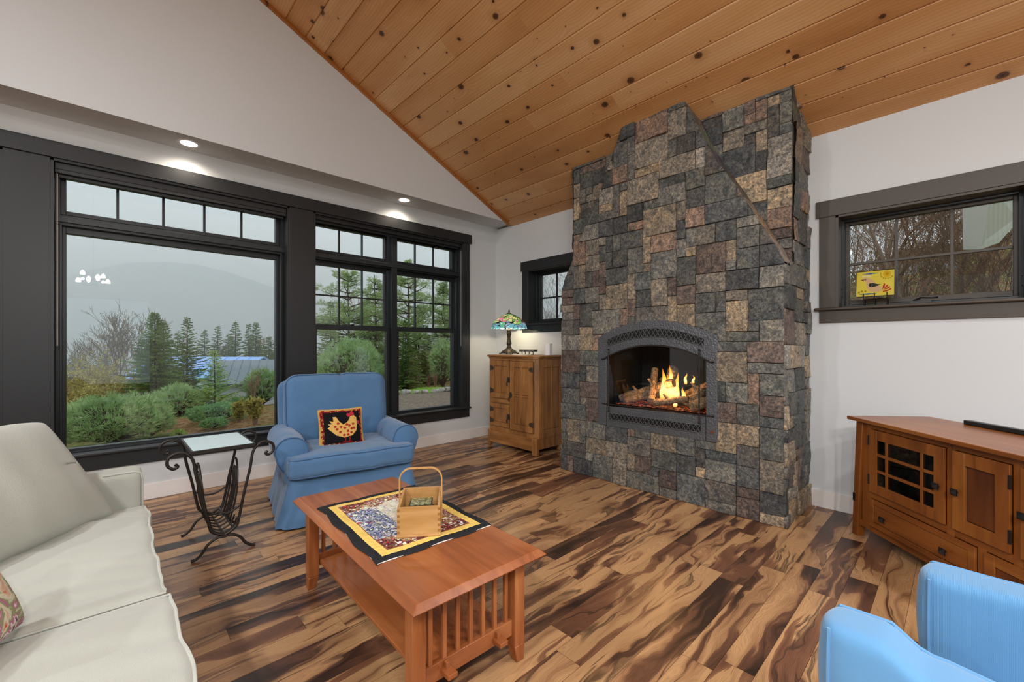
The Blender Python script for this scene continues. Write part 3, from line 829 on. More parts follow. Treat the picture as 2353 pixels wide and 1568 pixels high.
# wrought bars in front of the glass
mb = MB(); mb.tube([(XI - .012, y, 1.178 + .145 * (1 - ((y - 1.89) / .53) ** 2) if 1.40 < y < 2.38 else 1.19) for y in [1.36 + (2.42 - 1.36) * k / 44 for k in range(45)]], .0065, 7)
mb.tube([(XI - .012, 1.36, .755), (XI - .012, 2.415, .757)], .0055, 7)
for yy, zz in ((1.36, 1.19), (1.36, .755)):
    mb.lathe([(0, -.009), (.009, 0), (0, .009)], 8, (XI - .012, yy, zz))
obj('cross_bar', mb, M['iron'], ins, world=True)
for yy in (2.333, 1.467):
    mb = MB(); pts = []
    for k in range(60):
        z = .69 + .59 * k / 59; pts.append((XI - .02 + .0012 * math.sin(k * 2.4), yy + .0012 * math.cos(k * 2.4), z))
    mb.tube(pts, [.0062 + .0012 * math.sin(k * 1.9) for k in range(60)], 7)
    for zz in (.69, 1.285): mb.lathe([(0, -.012), (.012, 0), (0, .012)], 8, (XI - .02, yy, zz))
    obj('twisted_bar', mb, M['iron'], ins, world=True)
mb = MB(); mb.prism([(1.371 + .02 * math.cos(a * R(15)), .626 + .011 * math.sin(a * R(15))) for a in range(24)], Pyz, -.004, 0)
bd = obj('oval_badge', mb, M['copper'], ins, world=True, smooth=0); bd['label'] = 'small oval copper badge'
# gas bed, embers, logs and flames
g = G('ember_bed'); n_ = g.noise(g.co(), 26, 4, .6); g.set(g.ramp(n_, [(.4, '#15100d'), (.6, '#57493c')]), .9, .2)
g.lk(g.ramp(n_, [(.5, '#000000'), (.6, '#c8400c'), (.7, '#ff9030')]), g.b.inputs['Emission Color']); g.b.inputs['Emission Strength'].default_value = .7
M['ember'] = g.m
g = G('ceramic_log_bark'); n_ = g.noise(g.co((14, 14, 14)), 3, 6, .65, 1.2); g.set(g.ramp(n_, [(.33, '#3a2a1e'), (.46, '#8a6c50'), (.64, '#bda07c')]), .9, .2); g.bump(n_, .8, .02); M['log'] = g.m
mb = MB(); mb.sheet(lambda a, b: (3.58 + .36 * b, OY0 + .04 + (OY1 - OY0 - .08) * a, .757 + .012 * abs(nz((a * 30, b * 12, 3))) ), 60, 22)
tag(obj('ember_bed', mb, M['ember'], smooth=0, loc=(0, 0, 0)), 'glowing ember bed and gravel under the ceramic logs in the insert', 'embers', kind='stuff')
rl = random.Random(4)
logs = [((3.66, 2.31, .80), (3.80, 1.98, .93), .030, 'thin ceramic log lying at far left of the fire'),
        ((3.62, 2.25, .79), (3.84, 2.02, .86), .042, 'thick ceramic log low at left of the fire'),
        ((3.78, 2.12, .86), (3.70, 1.78, .99), .045, 'ceramic log rising across the middle behind the flames'),
        ((3.64, 1.97, .80), (3.86, 2.05, 1.09), .036, 'upright forked ceramic log left of the tallest flame'),
        ((3.86, 2.0, .82), (3.84, 1.84, 1.10), .052, 'tall ceramic log with pale sawn top behind the flames'),
        ((3.62, 1.92, .79), (3.64, 1.62, .87), .032, 'dark ceramic log lying low in front of the flames'),
        ((3.68, 1.66, .80), (3.80, 1.50, .99), .048, 'ceramic log leaning at right of the fire'),
        ((3.64, 1.60, .80), (3.66, 1.44, .84), .055, 'stubby ceramic log at far right of the fire'),
        ((3.84, 1.72, .90), (3.70, 1.46, 1.0), .028, 'thin ceramic log resting on top at right')]
for a, b, r, lb in logs:
    a, b = Vector(a), Vector(b); n = 14; pts = []; rr = []
    for k in range(n + 1):
        p = a.lerp(b, k / n); p += Vector((nz(p, 9, 3), nz(p, 9, 8), nz(p, 9, 1))) * .022; pts.append(p)
        rr.append(r * (1 + .18 * nz((k * .7, r * 90, 0)) - .15 * k / n))
    mb = MB(); mb.tube(pts, rr, 12)
    k = (n // 2); br = pts[k] + Vector((-.02, .05, .06)); mb.tube([pts[k], (pts[k] + br) / 2, br], [r * .5, r * .42, r * .34], 8)
    tag(obj('firewood_log', mb, M['log'], smooth=60), lb, 'log')
g = G('gas_flame'); nt = g.nt; nt.nodes.remove(g.b)
z = g.sep(g.co(kind='Generated'))[2]
em = g.n('ShaderNodeEmission'); g.lk(g.ramp(z, [(0, '#ff9a30'), (.35, '#ffd98a'), (.7, '#ffb040'), (1, '#f07818')]), em.inputs[0]); em.inputs[1].default_value = 2.2
tr = g.n('ShaderNodeBsdfTransparent'); mx = g.n('ShaderNodeMixShader')
lw = g.n('ShaderNodeLayerWeight'); lw.inputs[0].default_value = .35
g.lk(g.math('MULTIPLY', g.math('SUBTRACT', 1.0, lw.outputs['Facing']), g.ramp(z, [(0, (.5, .5, .5, 1)), (.4, (1, 1, 1, 1)), (1, (.35, .35, .35, 1))])), mx.inputs[0])
g.lk(tr.outputs[0], mx.inputs[1]); g.lk(em.outputs[0], mx.inputs[2]); g.lk(mx.outputs[0], g.out.inputs[0]); M['flame'] = g.m
fl = [(3.72, 1.90, .83, .19, .020), (3.70, 1.875, .84, .27, .026), (3.74, 1.845, .82, .24, .026), (3.71, 1.80, .83, .22, .024), (3.73, 1.765, .83, .25, .022), (3.69, 1.745, .84, .14, .018), (3.80, 1.86, .92, .22, .018), (3.72, 1.70, .83, .12, .016), (3.66, 1.655, .82, .10, .014), (3.70, 1.67, .98, .10, .012), (3.74, 1.62, .99, .07, .010), (3.66, 1.82, .79, .08, .02), (3.64, 1.74, .78, .07, .016)]
for i, (x, y, z, h, r) in enumerate(fl):
    mb = MB(); ph = i * 1.3; n = 14
    pts = [(x, y + .012 * math.sin(ph + k * .45) * k / n, z + h * k / n) for k in range(n + 1)]
    mb.tube(pts, [max(.0008, r * math.sin(math.pi * (min(1, .18 + .82 * k / n)) ** .8) + r * .2 * (1 - k / n)) for k in range(n + 1)], 10)
    tag(obj('flame', mb, M['flame'], smooth=180), 'yellow gas flame licking up from the logs in the fire', 'flame', 'flames of the gas fire')
pl = bpy.data.lights.new('fire_glow', 'POINT'); pl.energy = 5; pl.color = (1, .5, .18); pl.shadow_soft_size = .06
po = bpy.data.objects.new('fire_glow', pl); C.objects.link(po); po.location = (3.62, 1.82, .95)
# ------------------------------------------------------------ coffee table
ct = thing('coffee_table', 'cherry mission-style coffee table with slatted ends and lower shelf', 'coffee table', (1.028, 1.862, 0), R(-1.6))
ZT = .48
TX, TY = .283, .652
mb = MB()
e = .024
top = [(-TX, -TY), (TX, -TY), (TX, TY), (-TX, TY)]
mid = [(-TX - e, -TY - e), (TX + e, -TY - e), (TX + e, TY + e), (-TX - e, TY + e)]
mb.hexa([(a, b, ZT - .022) for a, b in mid], [(a, b, ZT) for a, b in top])
mb.hexa([(a * .985, b * .99, ZT - .03) for a, b in mid], [(a, b, ZT - .0221) for a, b in mid])
obj('table_top', mb, M['cherry_y'], ct, bevel=.0015, smooth=30)
LX, LY, LW = .236, .562, .027
for sx in (-1, 1):
    for sy in (-1, 1):
        mb = MB(); cx, cy_ = sx * LX, sy * LY; h = LW; t = LW * .72
        sq = lambda c, z, ox=0, oy=0: [(cx - c + ox, cy_ - c + oy, z), (cx + c + ox, cy_ - c + oy, z), (cx + c + ox, cy_ + c + oy, z), (cx - c + ox, cy_ + c + oy, z)]
        mb.hexa(sq(t, .0, sx * .006, sy * .006), sq(h, .07)); mb.hexa(sq(h, .07), sq(h, ZT - .03))
        obj('leg', mb, M['cherry_z'], ct, bevel=.003)
for sy in (-1, 1):
    yy = sy * LY
    mb = MB(); mb.box(-LX + LW, LX - LW, yy - .011, yy + .011, ZT - .085, ZT - .03); obj('upper_rail', mb, M['cherry_x'], ct, bevel=.002)
    mb = MB(); mb.box(-LX + LW, LX - LW, yy - .012, yy + .012, .115, .18); lr = obj('lower_rail', mb, M['cherry_x'], ct, bevel=.002)
    for k in range(7):
        xx = -LX + LW + (2 * LX - 2 * LW) * (k + .5) / 7
        mb = MB(); mb.box(xx - .009, xx + .009, yy - .007, yy + .007, .175, ZT - .08); obj('slat', mb, M['cherry_z'], ct, bevel=.0015)
    for xx in (-.12, .12):
        mb = MB(); mb.box(xx - .020, xx + .020, yy + sy * .011, yy + sy * .062, .134, .152); tn = obj('through_tenon', mb, M['cherry_y'], ct, bevel=.002)
        mb = MB(); mb.hexa([(xx - .006, yy + sy * .014 - (.012 if sy < 0 else 0), .120), (xx + .006, yy + sy * .014 - (.012 if sy < 0 else 0), .120), (xx + .006, yy + sy * .014 + (.012 if sy > 0 else 0), .120), (xx - .006, yy + sy * .014 + (.012 if sy > 0 else 0), .120)],
                           [(xx - .008, yy + sy * .014 - (.016 if sy < 0 else 0), .176), (xx + .008, yy + sy * .014 - (.016 if sy < 0 else 0), .176), (xx + .008, yy + sy * .014 + (.016 if sy > 0 else 0), .176), (xx - .008, yy + sy * .014 + (.016 if sy > 0 else 0), .176)])
        obj('wedge', mb, M['cherry_z'], tn, bevel=.001)
for sx in (-1, 1):
    mb = MB(); mb.box(sx * LX - .010, sx * LX + .010, -LY + LW, LY - LW, ZT - .075, ZT - .03); obj('long_apron', mb, M['cherry_y'], ct, bevel=.002)
mb = MB(); mb.box(-.205, .205, -LY + .012, LY - .012, .135, .152); obj('shelf', mb, M['cherry_y'], ct, bevel=.002)

# quilted mat
qm = random.Random(8)
def quilt_col(u, v, W=.56, H=.75):
    x, y = u * W, v * H; d = min(x, W - x, y, H - y)
    if d < .040: return lin('#25272a')
    if d < .075: return lin('#e3c46a')
    if d < .079: return lin('#8c5a48')
    bx, by = int(x / .034), int(y / .034)
    n1 = mnoise.noise(Vector((x * 60, y * 60, bx * 7.3 + by * 3.1))); n2 = mnoise.noise(Vector((x * 34 + 9, y * 80, bx * 1.3))); n3 = mnoise.noise(Vector((x * 7, y * 7, 4)))
    r = math.hypot(u - .5, (v - .5) * 1.1)
    if n1 > .32: return lin(['#f0ead2', '#dfe4c8', '#e8d9dc', '#cfd9df'][(bx + by * 2) % 4])
    dark = r * 2.1 + n3 * .7 + (.25 if v < .2 or v > .8 else 0)
    if u < .4 and .25 < v < .75: pal = ['#3a4166', '#57608c', '#8d97b4', '#6d7f5a', '#c9cbe0']
    elif dark > 1.05: pal = ['#4a2420', '#6a2f26', '#84604a', '#3c3a30', '#a4543a', '#58284a']
    elif dark > .7: pal = ['#6e3b5c', '#7d7a4c', '#a4546c', '#52623f', '#b58f5a', '#8e4a3c', '#c9b98e']
    else: pal = ['#e9e6cf', '#cfd6c0', '#d9c9c9', '#b9c6cf', '#e4d58e', '#b9a0b4', '#a9b690']
    if n1 * n2 > .12 and dark > .6: return lin('#c03038')
    return lin(pal[int((n2 * 3.3 + n1 * 2.7 + bx * 2 + by) * 1.7) % len(pal)])
mat_ = thing('table_mat', 'floral quilted table mat with yellow and black borders lying under the wooden caddy', 'table mat', (1.042, 1.892, ZT + .001), R(-3.2))
mb = MB(); W, H = .56, .75
def qtop(u, v):
    d = min(u, 1 - u) * W, min(v, 1 - v) * H; dd = min(d)
    x = (u - .5) * W + .006 * math.sin(v * 17) * (1 if abs(u - .5) > .45 else .3); y = (v - .5) * H + .006 * math.sin(u * 15) * (1 if abs(v - .5) > .45 else .3)
    z = .006 + .0022 * abs(math.sin(u * W / .034 * math.pi)) * abs(math.sin(v * H / .034 * math.pi)) + .003 * nz((x * 9, y * 9, 1))
    if dd < .004: z = .001
    return (x, y, z)
mb.sheet(qtop, 140, 188, quilt_col)
obj('quilt_top', mb, M['quilt'], mat_, smooth=180)
mb = MB(); mb.box(-W / 2 + .006, W / 2 - .006, -H / 2 + .004, H / 2 - .004, .0004, .0016); obj('white_backing', mb, M['candle'], mat_)

# wooden caddy with arched handle
bk_ = thing('wooden_caddy', 'small dovetailed maple caddy with bent handle standing on the quilted mat', 'caddy', (1.057, 1.731, ZT + .009), R(-35))
cw, cl, ch, tk = .184, .27, .13, .011
mb = MB(); mb.box(-cw / 2 - .003, cw / 2 + .003, -cl / 2 - .003, cl / 2 + .003, 0, .010); obj('bottom_board', mb, M['maple_x'], bk_, bevel=.002)
for sy in (-1, 1):
    mb = MB(); y0 = sy * cl / 2; mb.box(-cw / 2, cw / 2, y0, y0 - sy * tk, .010, ch)
    ep = obj('end_panel', mb, M['maple_x'], bk_, bevel=.0006)
    for sx in (-1, 1):
        mb = MB()
        for k in range(5): mb.box(sx * (cw / 2 + .0003), sx * (cw / 2 - tk), y0 + sy * .0004, y0 - sy * (tk - .001), .018 + k * .0236, .018 + k * .0236 + .011)
        obj('finger_joint', mb, M['oak_z'], ep)
for sx in (-1, 1):
    mb = MB(); mb.box(sx * cw / 2, sx * (cw / 2 - tk), -cl / 2 + .0005, cl / 2 - .0005, .0101, ch - .0005); obj('side_panel', mb, M['maple_y'], bk_, bevel=.0008)
mb = MB(); pts = []; hwid = cw / 2 + .004; ht = .262; rc = .052
prof = [(-hwid, .02), (-hwid, .1), (-hwid, ht - rc)] + [(-hwid + rc - rc * math.cos(R(a)), ht - rc + rc * math.sin(R(a))) for a in range(10, 91, 10)]
prof += [(-x, z) for x, z in reversed(prof)]
vs = []; fs = []
for i, (x, z) in enumerate(prof):
    p0 = prof[max(0, i - 1)]; p1 = prof[min(len(prof) - 1, i + 1)]; tx, tz = p1[0] - p0[0], p1[1] - p0[1]; l = math.hypot(tx, tz); nx_, nz_ = -tz / l * .0035, tx / l * .0035
    for (s_, y_) in ((1, -.008), (1, .008), (-1, .008), (-1, -.008)): vs.append((x + nx_ * s_, y_, z + nz_ * s_))
for i in range(len(prof) - 1):
    for k in range(4): fs.append((i * 4 + k, i * 4 + (k + 1) % 4, i * 4 + 4 + (k + 1) % 4, i * 4 + 4 + k))
fs += [(3, 2, 1, 0), tuple(4 * (len(prof) - 1) + k for k in range(4))]
mb.add(vs, fs); obj('bent_handle', mb, M['maple_z'], bk_, bevel=.0012)
M['coaster'] = (lambda g: g.set(g.ramp(g.noise(g.co((30, 30, 30)), 2.2, 4, .6), [(.38, '#3e4423'), (.5, '#73774a'), (.62, '#b4b08a')]), .25, .5))(G('coaster_face'))
for k in range(4):
    a = R([4, -6, 3, 0][k]); zz = bk_.location.z + .0105 + k * .0165 + .02
    c_ = thing('coaster', ['lowest black-framed coaster of the stack inside the wooden caddy', 'second coaster from the bottom of the stack in the wooden caddy', 'third coaster from the bottom of the stack in the wooden caddy', 'top coaster with mossy green face on the stack in the wooden caddy'][k], 'coaster', (0, 0, 0), R(-35) + a, 'coasters stacked in the caddy')
    loc = Matrix.Rotation(R(-35), 3, 'Z') @ Vector((0, .03, 0)); c_.location = (bk_.location.x + loc.x, bk_.location.y + loc.y, zz)
    mb = MB(); mb.box(-.052, .052, -.052, .052, 0, .0145); obj('base', mb, M['blackplastic'], c_, bevel=.002)
    mb = MB(); mb.box(-.047, .047, -.047, .047, .0144, .0158); obj('face', mb, M['coaster'], c_)
mb = MB(); 
tr = thing('coaster_tray', 'black tray under the coasters inside the wooden caddy', 'tray', (c_.location.x, c_.location.y, bk_.location.z + .0105), R(-35)); mb.box(-.058, .058, -.058, .058, 0, .0195); obj('tray_base', mb, M['blackplastic'], tr, bevel=.003)

# ------------------------------------------------------------ wrought iron side table
st = thing('side_table', 'wrought-iron magazine table with frosted glass top between sofa and blue armchair', 'side table', (.534, 3.452, 0), 0)
ZS = .68; HX, HY = .163, .245
mb = MB(); t = .009
for s in (-1, 1): mb.box(s * (HX - .002), s * (HX + t), -HY - t, HY + t, ZS - .022, ZS); mb.box(-HX, HX, s * (HY - .002), s * (HY + t), ZS - .022, ZS)
obj('top_frame', mb, M['iron'], st, bevel=.002)
g = G('frosted_glass'); g.set(rgba('#c4dcdf'), .14, .6); M['frost'] = g.m
mb = MB(); mb.box(-HX + .003, HX - .003, -HY + .003, HY - .003, ZS - .008, ZS - .001); obj('glass_top', mb, M['frost'], st)
def curve(pts, n=8):
    "Catmull-Rom through pts"
    P = [Vector(p) for p in pts]; P = [P[0] * 2 - P[1]] + P + [P[-1] * 2 - P[-2]]; out = []
    for i in range(1, len(P) - 2):
        for k in range(n):
            t_ = k / n; a, b, c, d = P[i - 1:i + 3]
            out.append(.5 * ((2 * b) + (c - a) * t_ + (2 * a - 5 * b + 4 * c - d) * t_ * t_ + (3 * b - a - 3 * c + d) * t_ ** 3))
    out.append(P[-2]); return out
for s in (-1, 1):
    yy = s * (HY - .005)
    # U-shaped end frame whose tips scroll outwards under the top
    for sx in (-1, 1):
        sc = [(sx * (HX + .105), yy, ZS - .075), (sx * (HX + .085), yy, ZS - .090), (sx * (HX + .115), yy, ZS - .105)] 
        sc = [(sx * (HX + .082), yy, ZS - .066), (sx * (HX + .070), yy, ZS - .082), (sx * (HX + .092), yy, ZS - .092), (sx * (HX + .118), yy, ZS - .066), (sx * (HX + .112), yy, ZS - .024), (sx * (HX + .07), yy, ZS - .001), (sx * (HX + .028), yy, ZS - .014), (sx * (HX - .004), yy, ZS - .06), (sx * (HX - .02), yy, ZS - .16), (sx * (HX - .055), yy, .36), (sx * .078, yy, .20), (sx * .06, yy, .155), (0, yy, .118)]
        mb = MB(); P = curve(sc, 7); mb.tube(P, .0088, 8); obj('scrolled_upright', mb, M['iron'], st, smooth=60)
        ft = [(sx * .0, yy, .112), (sx * .04, yy, .112), (sx * .085, yy, .085), (sx * .115, yy, .04), (sx * .145, yy, .014), (sx * .170, yy, .009)]
        mb = MB(); P = curve(ft, 7); mb.tube(P, [.0085] * (len(P) - 4) + [.009, .0095, .0105, .0115], 8); obj('foot', mb, M['iron'], st, smooth=60)
    # inner loop of the magazine cradle, splayed
for s in (-1, 1):
    mb = MB()
    yb = s * .12
    for k, xx in enumerate((-.05, -.025, 0, .025, .05)):
        pass
    # side grille: gothic arch with bars, leaning along the long side
    arch = [(s * .052, -.10, .15), (s * .085, -.11, .30), (s * .098, -.10, .43), (s * .104, -.055, .52), (s * .106, 0, .545), (s * .104, .055, .52), (s * .098, .10, .43), (s * .085, .11, .30), (s * .052, .10, .15)]
    mb.tube(curve(arch, 6), .0065, 7)
    for yy in (-.05, -.017, .017, .05):
        mb.tube(curve([(s * .052, yy, .15), (s * .086, yy, .30), (s * .100, yy, .44), (s * .104, yy * .6, .49)], 6), .0048, 6)
    for yy, r_ in ((-.03, 1), (.03, -1)):
        pts = [(s * .104, yy + r_ * .018 * math.cos(a * .5) * (1 - a / 16), .47 + .018 * math.sin(a * .5) * (1 - a / 16)) for a in range(14)]
        mb.tube(pts, .004, 6)
    obj('grille', mb, M['iron'], st, smooth=60)
mb = MB()
for k in range(7):
    yy = -.2 + .4 * k / 6
    mb.tube(curve([(-.075, yy, .20), (-.055, yy, .15), (0, yy, .122), (.055, yy, .15), (.075, yy, .20)], 5), .0052, 6)
for xx in (-.05, .05): mb.tube([(xx, -HY, .15), (xx, HY, .15)], .0062, 7)
mb.tube([(0, -HY, .118), (0, HY, .118)], .0065, 7)
obj('cradle', mb, M['iron'], st, smooth=60)
for s in (-1, 1):
    mb = MB(); mb.tube(curve([(-.085, s * HY, .29), (-.04, s * HY, .262), (0, s * HY, .255), (.04, s * HY, .262), (.085, s * HY, .29)], 5), .0062, 7)
    obj('cross_brace', mb, M['iron'], st, smooth=60)

# ------------------------------------------------------------ blue slipcovered armchair (by the window)
def armchair(name, label, loc, rotz, cloth, pipe):
    t = thing(name, label, 'armchair', loc, rotz)
    wr = lambda p, a=1.0, o=0.0: a * (.006 * nz(p, 5, o) + .004 * nz(p, 13, o + 3))
    mb = MB(); mb.rbox((0, .0, .235), (.90, .84, .25), .03, 10, lambda p: p * 1.0); obj('body', mb, cloth, t, smooth=180)
    # pleated skirt
    mb = MB(); n = 300; rows = 14; z1, z0 = .345, .012
    def per(s_):
        a, b, r = .465, .425, .05
        segs = [(2 * a - 2 * r), (2 * b - 2 * r)] * 2; tot = sum(segs) + 2 * math.pi * r; d = s_ * tot
        cx = [(-a + r, -b), (a, -b + r), (a - r, b), (-a, b - r)]; dirs = [(1, 0), (0, 1), (-1, 0), (0, -1)]; nr = [(0, -1), (1, 0), (0, 1), (-1, 0)]
        for i in range(4):
            if d <= segs[i]: return (cx[i][0] + dirs[i][0] * d, cx[i][1] + dirs[i][1] * d), nr[i], 0
            d -= segs[i]; q = math.pi / 2 * r
            if d <= q:
                ang = d / r; c0 = [(a - r, -b + r), (a - r, b - r), (-a + r, b - r), (-a + r, -b + r)][i]; st_ = [-90, 0, 90, 180][i]
                an = R(st_) + ang; return (c0[0] + r * math.cos(an), c0[1] + r * math.sin(an)), (math.cos(an), math.sin(an)), math.sin(ang / (math.pi / 2) * math.pi)
            d -= q
        return (cx[0][0], cx[0][1]), nr[0], 0
    def sk(u, v):
        (x, y), (nx_, ny_), cnr = per(u % 1.0); h = v ** 1.15
        off = h * (.075 + .030 * cnr) + .017 * (h ** .9) * (mnoise.noise(Vector((x * 9, y * 9, v * .6))) + .5 * math.sin(u * 2 * math.pi * 26) * .5) - (.035 * cnr * h * abs(math.sin(u * 2 * math.pi * 60)))
        return (x + nx_ * off, y + ny_ * off, z1 + (z0 - z1) * v + .008 * nz((x * 4, y * 4, 2)) * v)
    mb.sheet(sk, n, rows, flip=False); obj('skirt', mb, cloth, t, smooth=180)
    mb = MB(); mb.tube([Vector((*per(k / 120)[0], z1)) + Vector((per(k / 120)[1][0], per(k / 120)[1][1], 0)) * .003 for k in range(120)], .005, 6, closed=True); obj('skirt_piping', mb, pipe, t)
    # T-shaped seat cushion
    def seatf(p):
        x, y, z = p
        ear = 1.0
        if y > -.27:  # narrower between the arms
            lim = .315; k = min(1, (y + .27) / .06)
            if abs(x) > lim: x = (lim + (abs(x) - lim) * (1 - k)) * (1 if x > 0 else -1)
        crown = (1 - (x / .48) ** 2) * (1 - ((y) / .40) ** 2)
        z2 = z + (.022 if z > 0 else 0) * crown * (z / .075 if z > 0 else 0) + wr((x, y, z), 1.0)
        y2 = y - .018 * (1 - (x / .48) ** 2) * (1 if y < -.3 else 0) + .004 * nz((x * 8, z * 8, 0), 1) 
        return (x, y2, z2)
    mb = MB(); mb.rbox((0, -.095, .425), (.95, .76, .155), .045, (44, 36, 12), seatf); sc = obj('seat_cushion', mb, cloth, t, smooth=180)
    for zz in (.066, -.066):
        mb = MB(); pts = []
        hx, hy, rr = .475 - .010, .38 - .010, .05
        path = [(-hx, -.20)] + [(-hx, y) for y in (-.26, -.32)] + [(-hx + rr * (1 - math.cos(R(a))), -hy + rr * (1 - math.sin(R(a)))) for a in range(0, 91, 15)] + [(x / 10 * (hx - rr), -hy) for x in range(-9, 10)] + [(hx - rr * (1 - math.cos(R(a))), -hy + rr * (1 - math.sin(R(a)))) for a in range(90, -1, -15)] + [(hx, y) for y in (-.32, -.26, -.20)]
        for x, y in path:
            q = seatf(Vector((x, y, zz))); pts.append(Vector(q) + Vector((0, -.095, .425)))
        mb.tube(pts, .0052, 6); obj('piping', mb, pipe, sc)
    # rolled arms
    for s in (-1, 1):
        mb = MB(); r = .118; cx = s * .435; cz = .520; y0, y1 = -.335, .36; nu, nv = 28, 30
        def af(u, v):
            a = u * 2 * math.pi; y = y0 + (y1 - y0) * v
            k = 1 + .04 * math.sin(v * math.pi); x = cx + r * k * math.cos(a) * .95; z = cz + r * k * math.sin(a)
            if math.sin(a) < -.1: z = cz - r * .1 + (z - cz + r * .1) * 1.35; x = cx + (x - cx) * .92
            d = wr((x, y, z), 1.3, s); z -= .035 * v ** 2 * 0
            return (x + d * math.cos(a), y, z + d * math.sin(a))
        mb.sheet(lambda u, v: af(u, v), nu, nv)
        # front disc, softly domed
        def disc(u, v):
            a = u * 2 * math.pi; q = Vector(af(u, 0)); c = Vector((cx, y0 - .022, cz - .01)); p = q.lerp(c, v)
            p.y = y0 - .022 * (1 - (1 - v) ** 2); return p
        mb.sheet(disc, nu, 6, flip=True)
        def disc2(u, v):
            q = Vector(af(u, 1)); c = Vector((cx, y1 + .02, cz - .01)); p = q.lerp(c, v); return p
        mb.sheet(disc2, nu, 3)
        arm = obj('arm', mb, cloth, t, smooth=180)
        mb = MB(); mb.tube([Vector(af(k / 40, 0)) + Vector((0, -.002, 0)) for k in range(40)], .0055, 6, closed=True); obj('piping', mb, pipe, arm)
        mb = MB(); mb.rbox((s * .425, .01, .40), (.125, .75, .22), .03, (8, 20, 8), lambda p: (p.x + wr(p, 1, s), p.y, p.z)); obj('arm_panel', mb, cloth, t, smooth=180)
    # back frame and cushion, leaning back
    Mt = Matrix.Rotation(R(-9), 3, 'X')
    def bf(p):
        x, y, z = p; k = max(0, abs(x) - .38) / .12; z2 = z - (.05 * k * k if z > .2 else 0)
        return (x, y, z2)
    mb = MB(); mb.rbox((0, .385, .66), (.93, .13, .70), .05, (20, 8, 20), bf, Mt); obj('back_frame', mb, cloth, t, smooth=180)
    hz, hxb = .31, .435
    def cf(p):
        x, y, z = p
        if z > -.05: pass
        k = max(0, abs(x) - .30) / .135; kz = max(0, z) / hz
        z2 = z - .035 * k * k * kz
        bul = (1 - (x / hxb) ** 2) * (1 - (z / hz) ** 2)
        y2 = y + (-.045 if y < 0 else .02) * max(0, bul) 
        lobes = .008 * math.exp(-((x - .03) / .02) ** 2) * max(0, z / hz) 
        y2 += (lobes if y < 0 else 0) + wr((x, y, z), 1.2, 7) * (1 if y < 0 else .3)
        z2 += .010 * nz((x * 6, 0, 3)) * kz - .012 * math.exp(-((x - .03) / .025) ** 2) * kz
        if z < -.1: x = x * (1 - .18 * ((-z - .1) / .21))
        return (x, y2, z2)
    mb = MB(); mb.rbox((0, .245, .760), (.87, .175, .62), .075, (48, 12, 40), cf, Mt); bc = obj('back_cushion', mb, cloth, t, smooth=180)
    for yy in (-.062, .062):
        mb = MB(); pts = []; hx, hz_, rr = .435 - .012, .31 - .012, .07
        path = [(-hx, z / 10 * .28 - .0) for z in range(-9, 8)] + [(-hx + rr * (1 - math.cos(R(a))), hz_ - rr * (1 - math.sin(R(a)))) for a in range(0, 91, 15)]
        path += [(x / 10 * (hx - rr), hz_) for x in range(-9, 10)] + [(hx - rr * (1 - math.cos(R(a))), hz_ - rr * (1 - math.sin(R(a)))) for a in range(90, -1, -15)] + [(hx, z / 10 * .28) for z in range(7, -10, -1)]
        for x, z in path:
            q = Mt @ Vector(cf(Vector((x, yy, z)))); pts.append(q + Vector((0, .245, .760)))
        mb.tube(pts, .0055, 6); obj('piping', mb, pipe, bc)
    return t
armchair('armchair', 'blue slipcovered armchair with rolled arms and skirt in front of the window post', (1.478, 3.684, 0), R(-9.7), M['denim'], M['denim_pipe'])

# hooked-wool rooster cushion on the armchair
hen = [(.36, .79), (.43, .65), (.52, .56), (.64, .65), (.69, .77), (.78, .80), (.845, .73), (.845, .58), (.83, .38), (.72, .25), (.53, .21), (.345, .29), (.22, .42), (.155, .50), (.22, .54), (.165, .60), (.26, .60), (.20, .69), (.29, .66), (.286, .79)]
comb = [(.64, .76), (.60, .82), (.63, .88), (.68, .86), (.72, .92), (.77, .90), (.79, .84), (.78, .80), (.70, .77)]
wat = [(.85, .62), (.88, .66), (.92, .60), (.89, .54), (.86, .56)]
dots = [(.40, .60), (.37, .45), (.46, .50), (.55, .47), (.44, .36), (.53, .28), (.62, .38), (.66, .52), (.71, .44), (.75, .56), (.70, .33), (.77, .45), (.60, .56), (.33, .52), (.62, .28)]
dots = [(x, y) for x, y in dots if pip(x, y, hen)]
def rooster(u, v):
    n1 = mnoise.noise(Vector((u * 30, v * 30, 1))) * .008
    uu, vv = u + n1, v + mnoise.noise(Vector((u * 30, v * 30, 9))) * .008
    d = min(uu, vv, 1 - uu, 1 - vv)
    tint = 1 + .25 * mnoise.noise(Vector((u * 90, v * 90, 3)))
    def c(h): return tuple(x * tint for x in lin(h))
    if d < .035: return c('#c89a4c') if mnoise.noise(Vector((u * 16, v * 16, 5))) > -.05 else c('#8c1f22')
    if d < .075: return c('#7c1c20') if mnoise.noise(Vector((u * 18, v * 18, 2))) > -.3 else c('#c99a48')
    for x, y in dots:
        if (uu - x) ** 2 + (vv - y) ** 2 < .033 ** 2: return c('#a63a2c')
    if math.hypot(uu - .80, vv - .71) < .012: return c('#1c1a18')
    if pip(uu, vv, comb) or pip(uu, vv, wat): return c('#b23340')
    if pip(uu, vv, hen): return c('#dcaf62')
    if (abs(uu - .56) < .014 or abs(uu - .66) < .014) and .09 < vv < .23: return c('#9c2224')
    if abs(vv - .09) < .012 and (.50 < uu < .72): return c('#9c2224')
    return c('#1b1a1c')
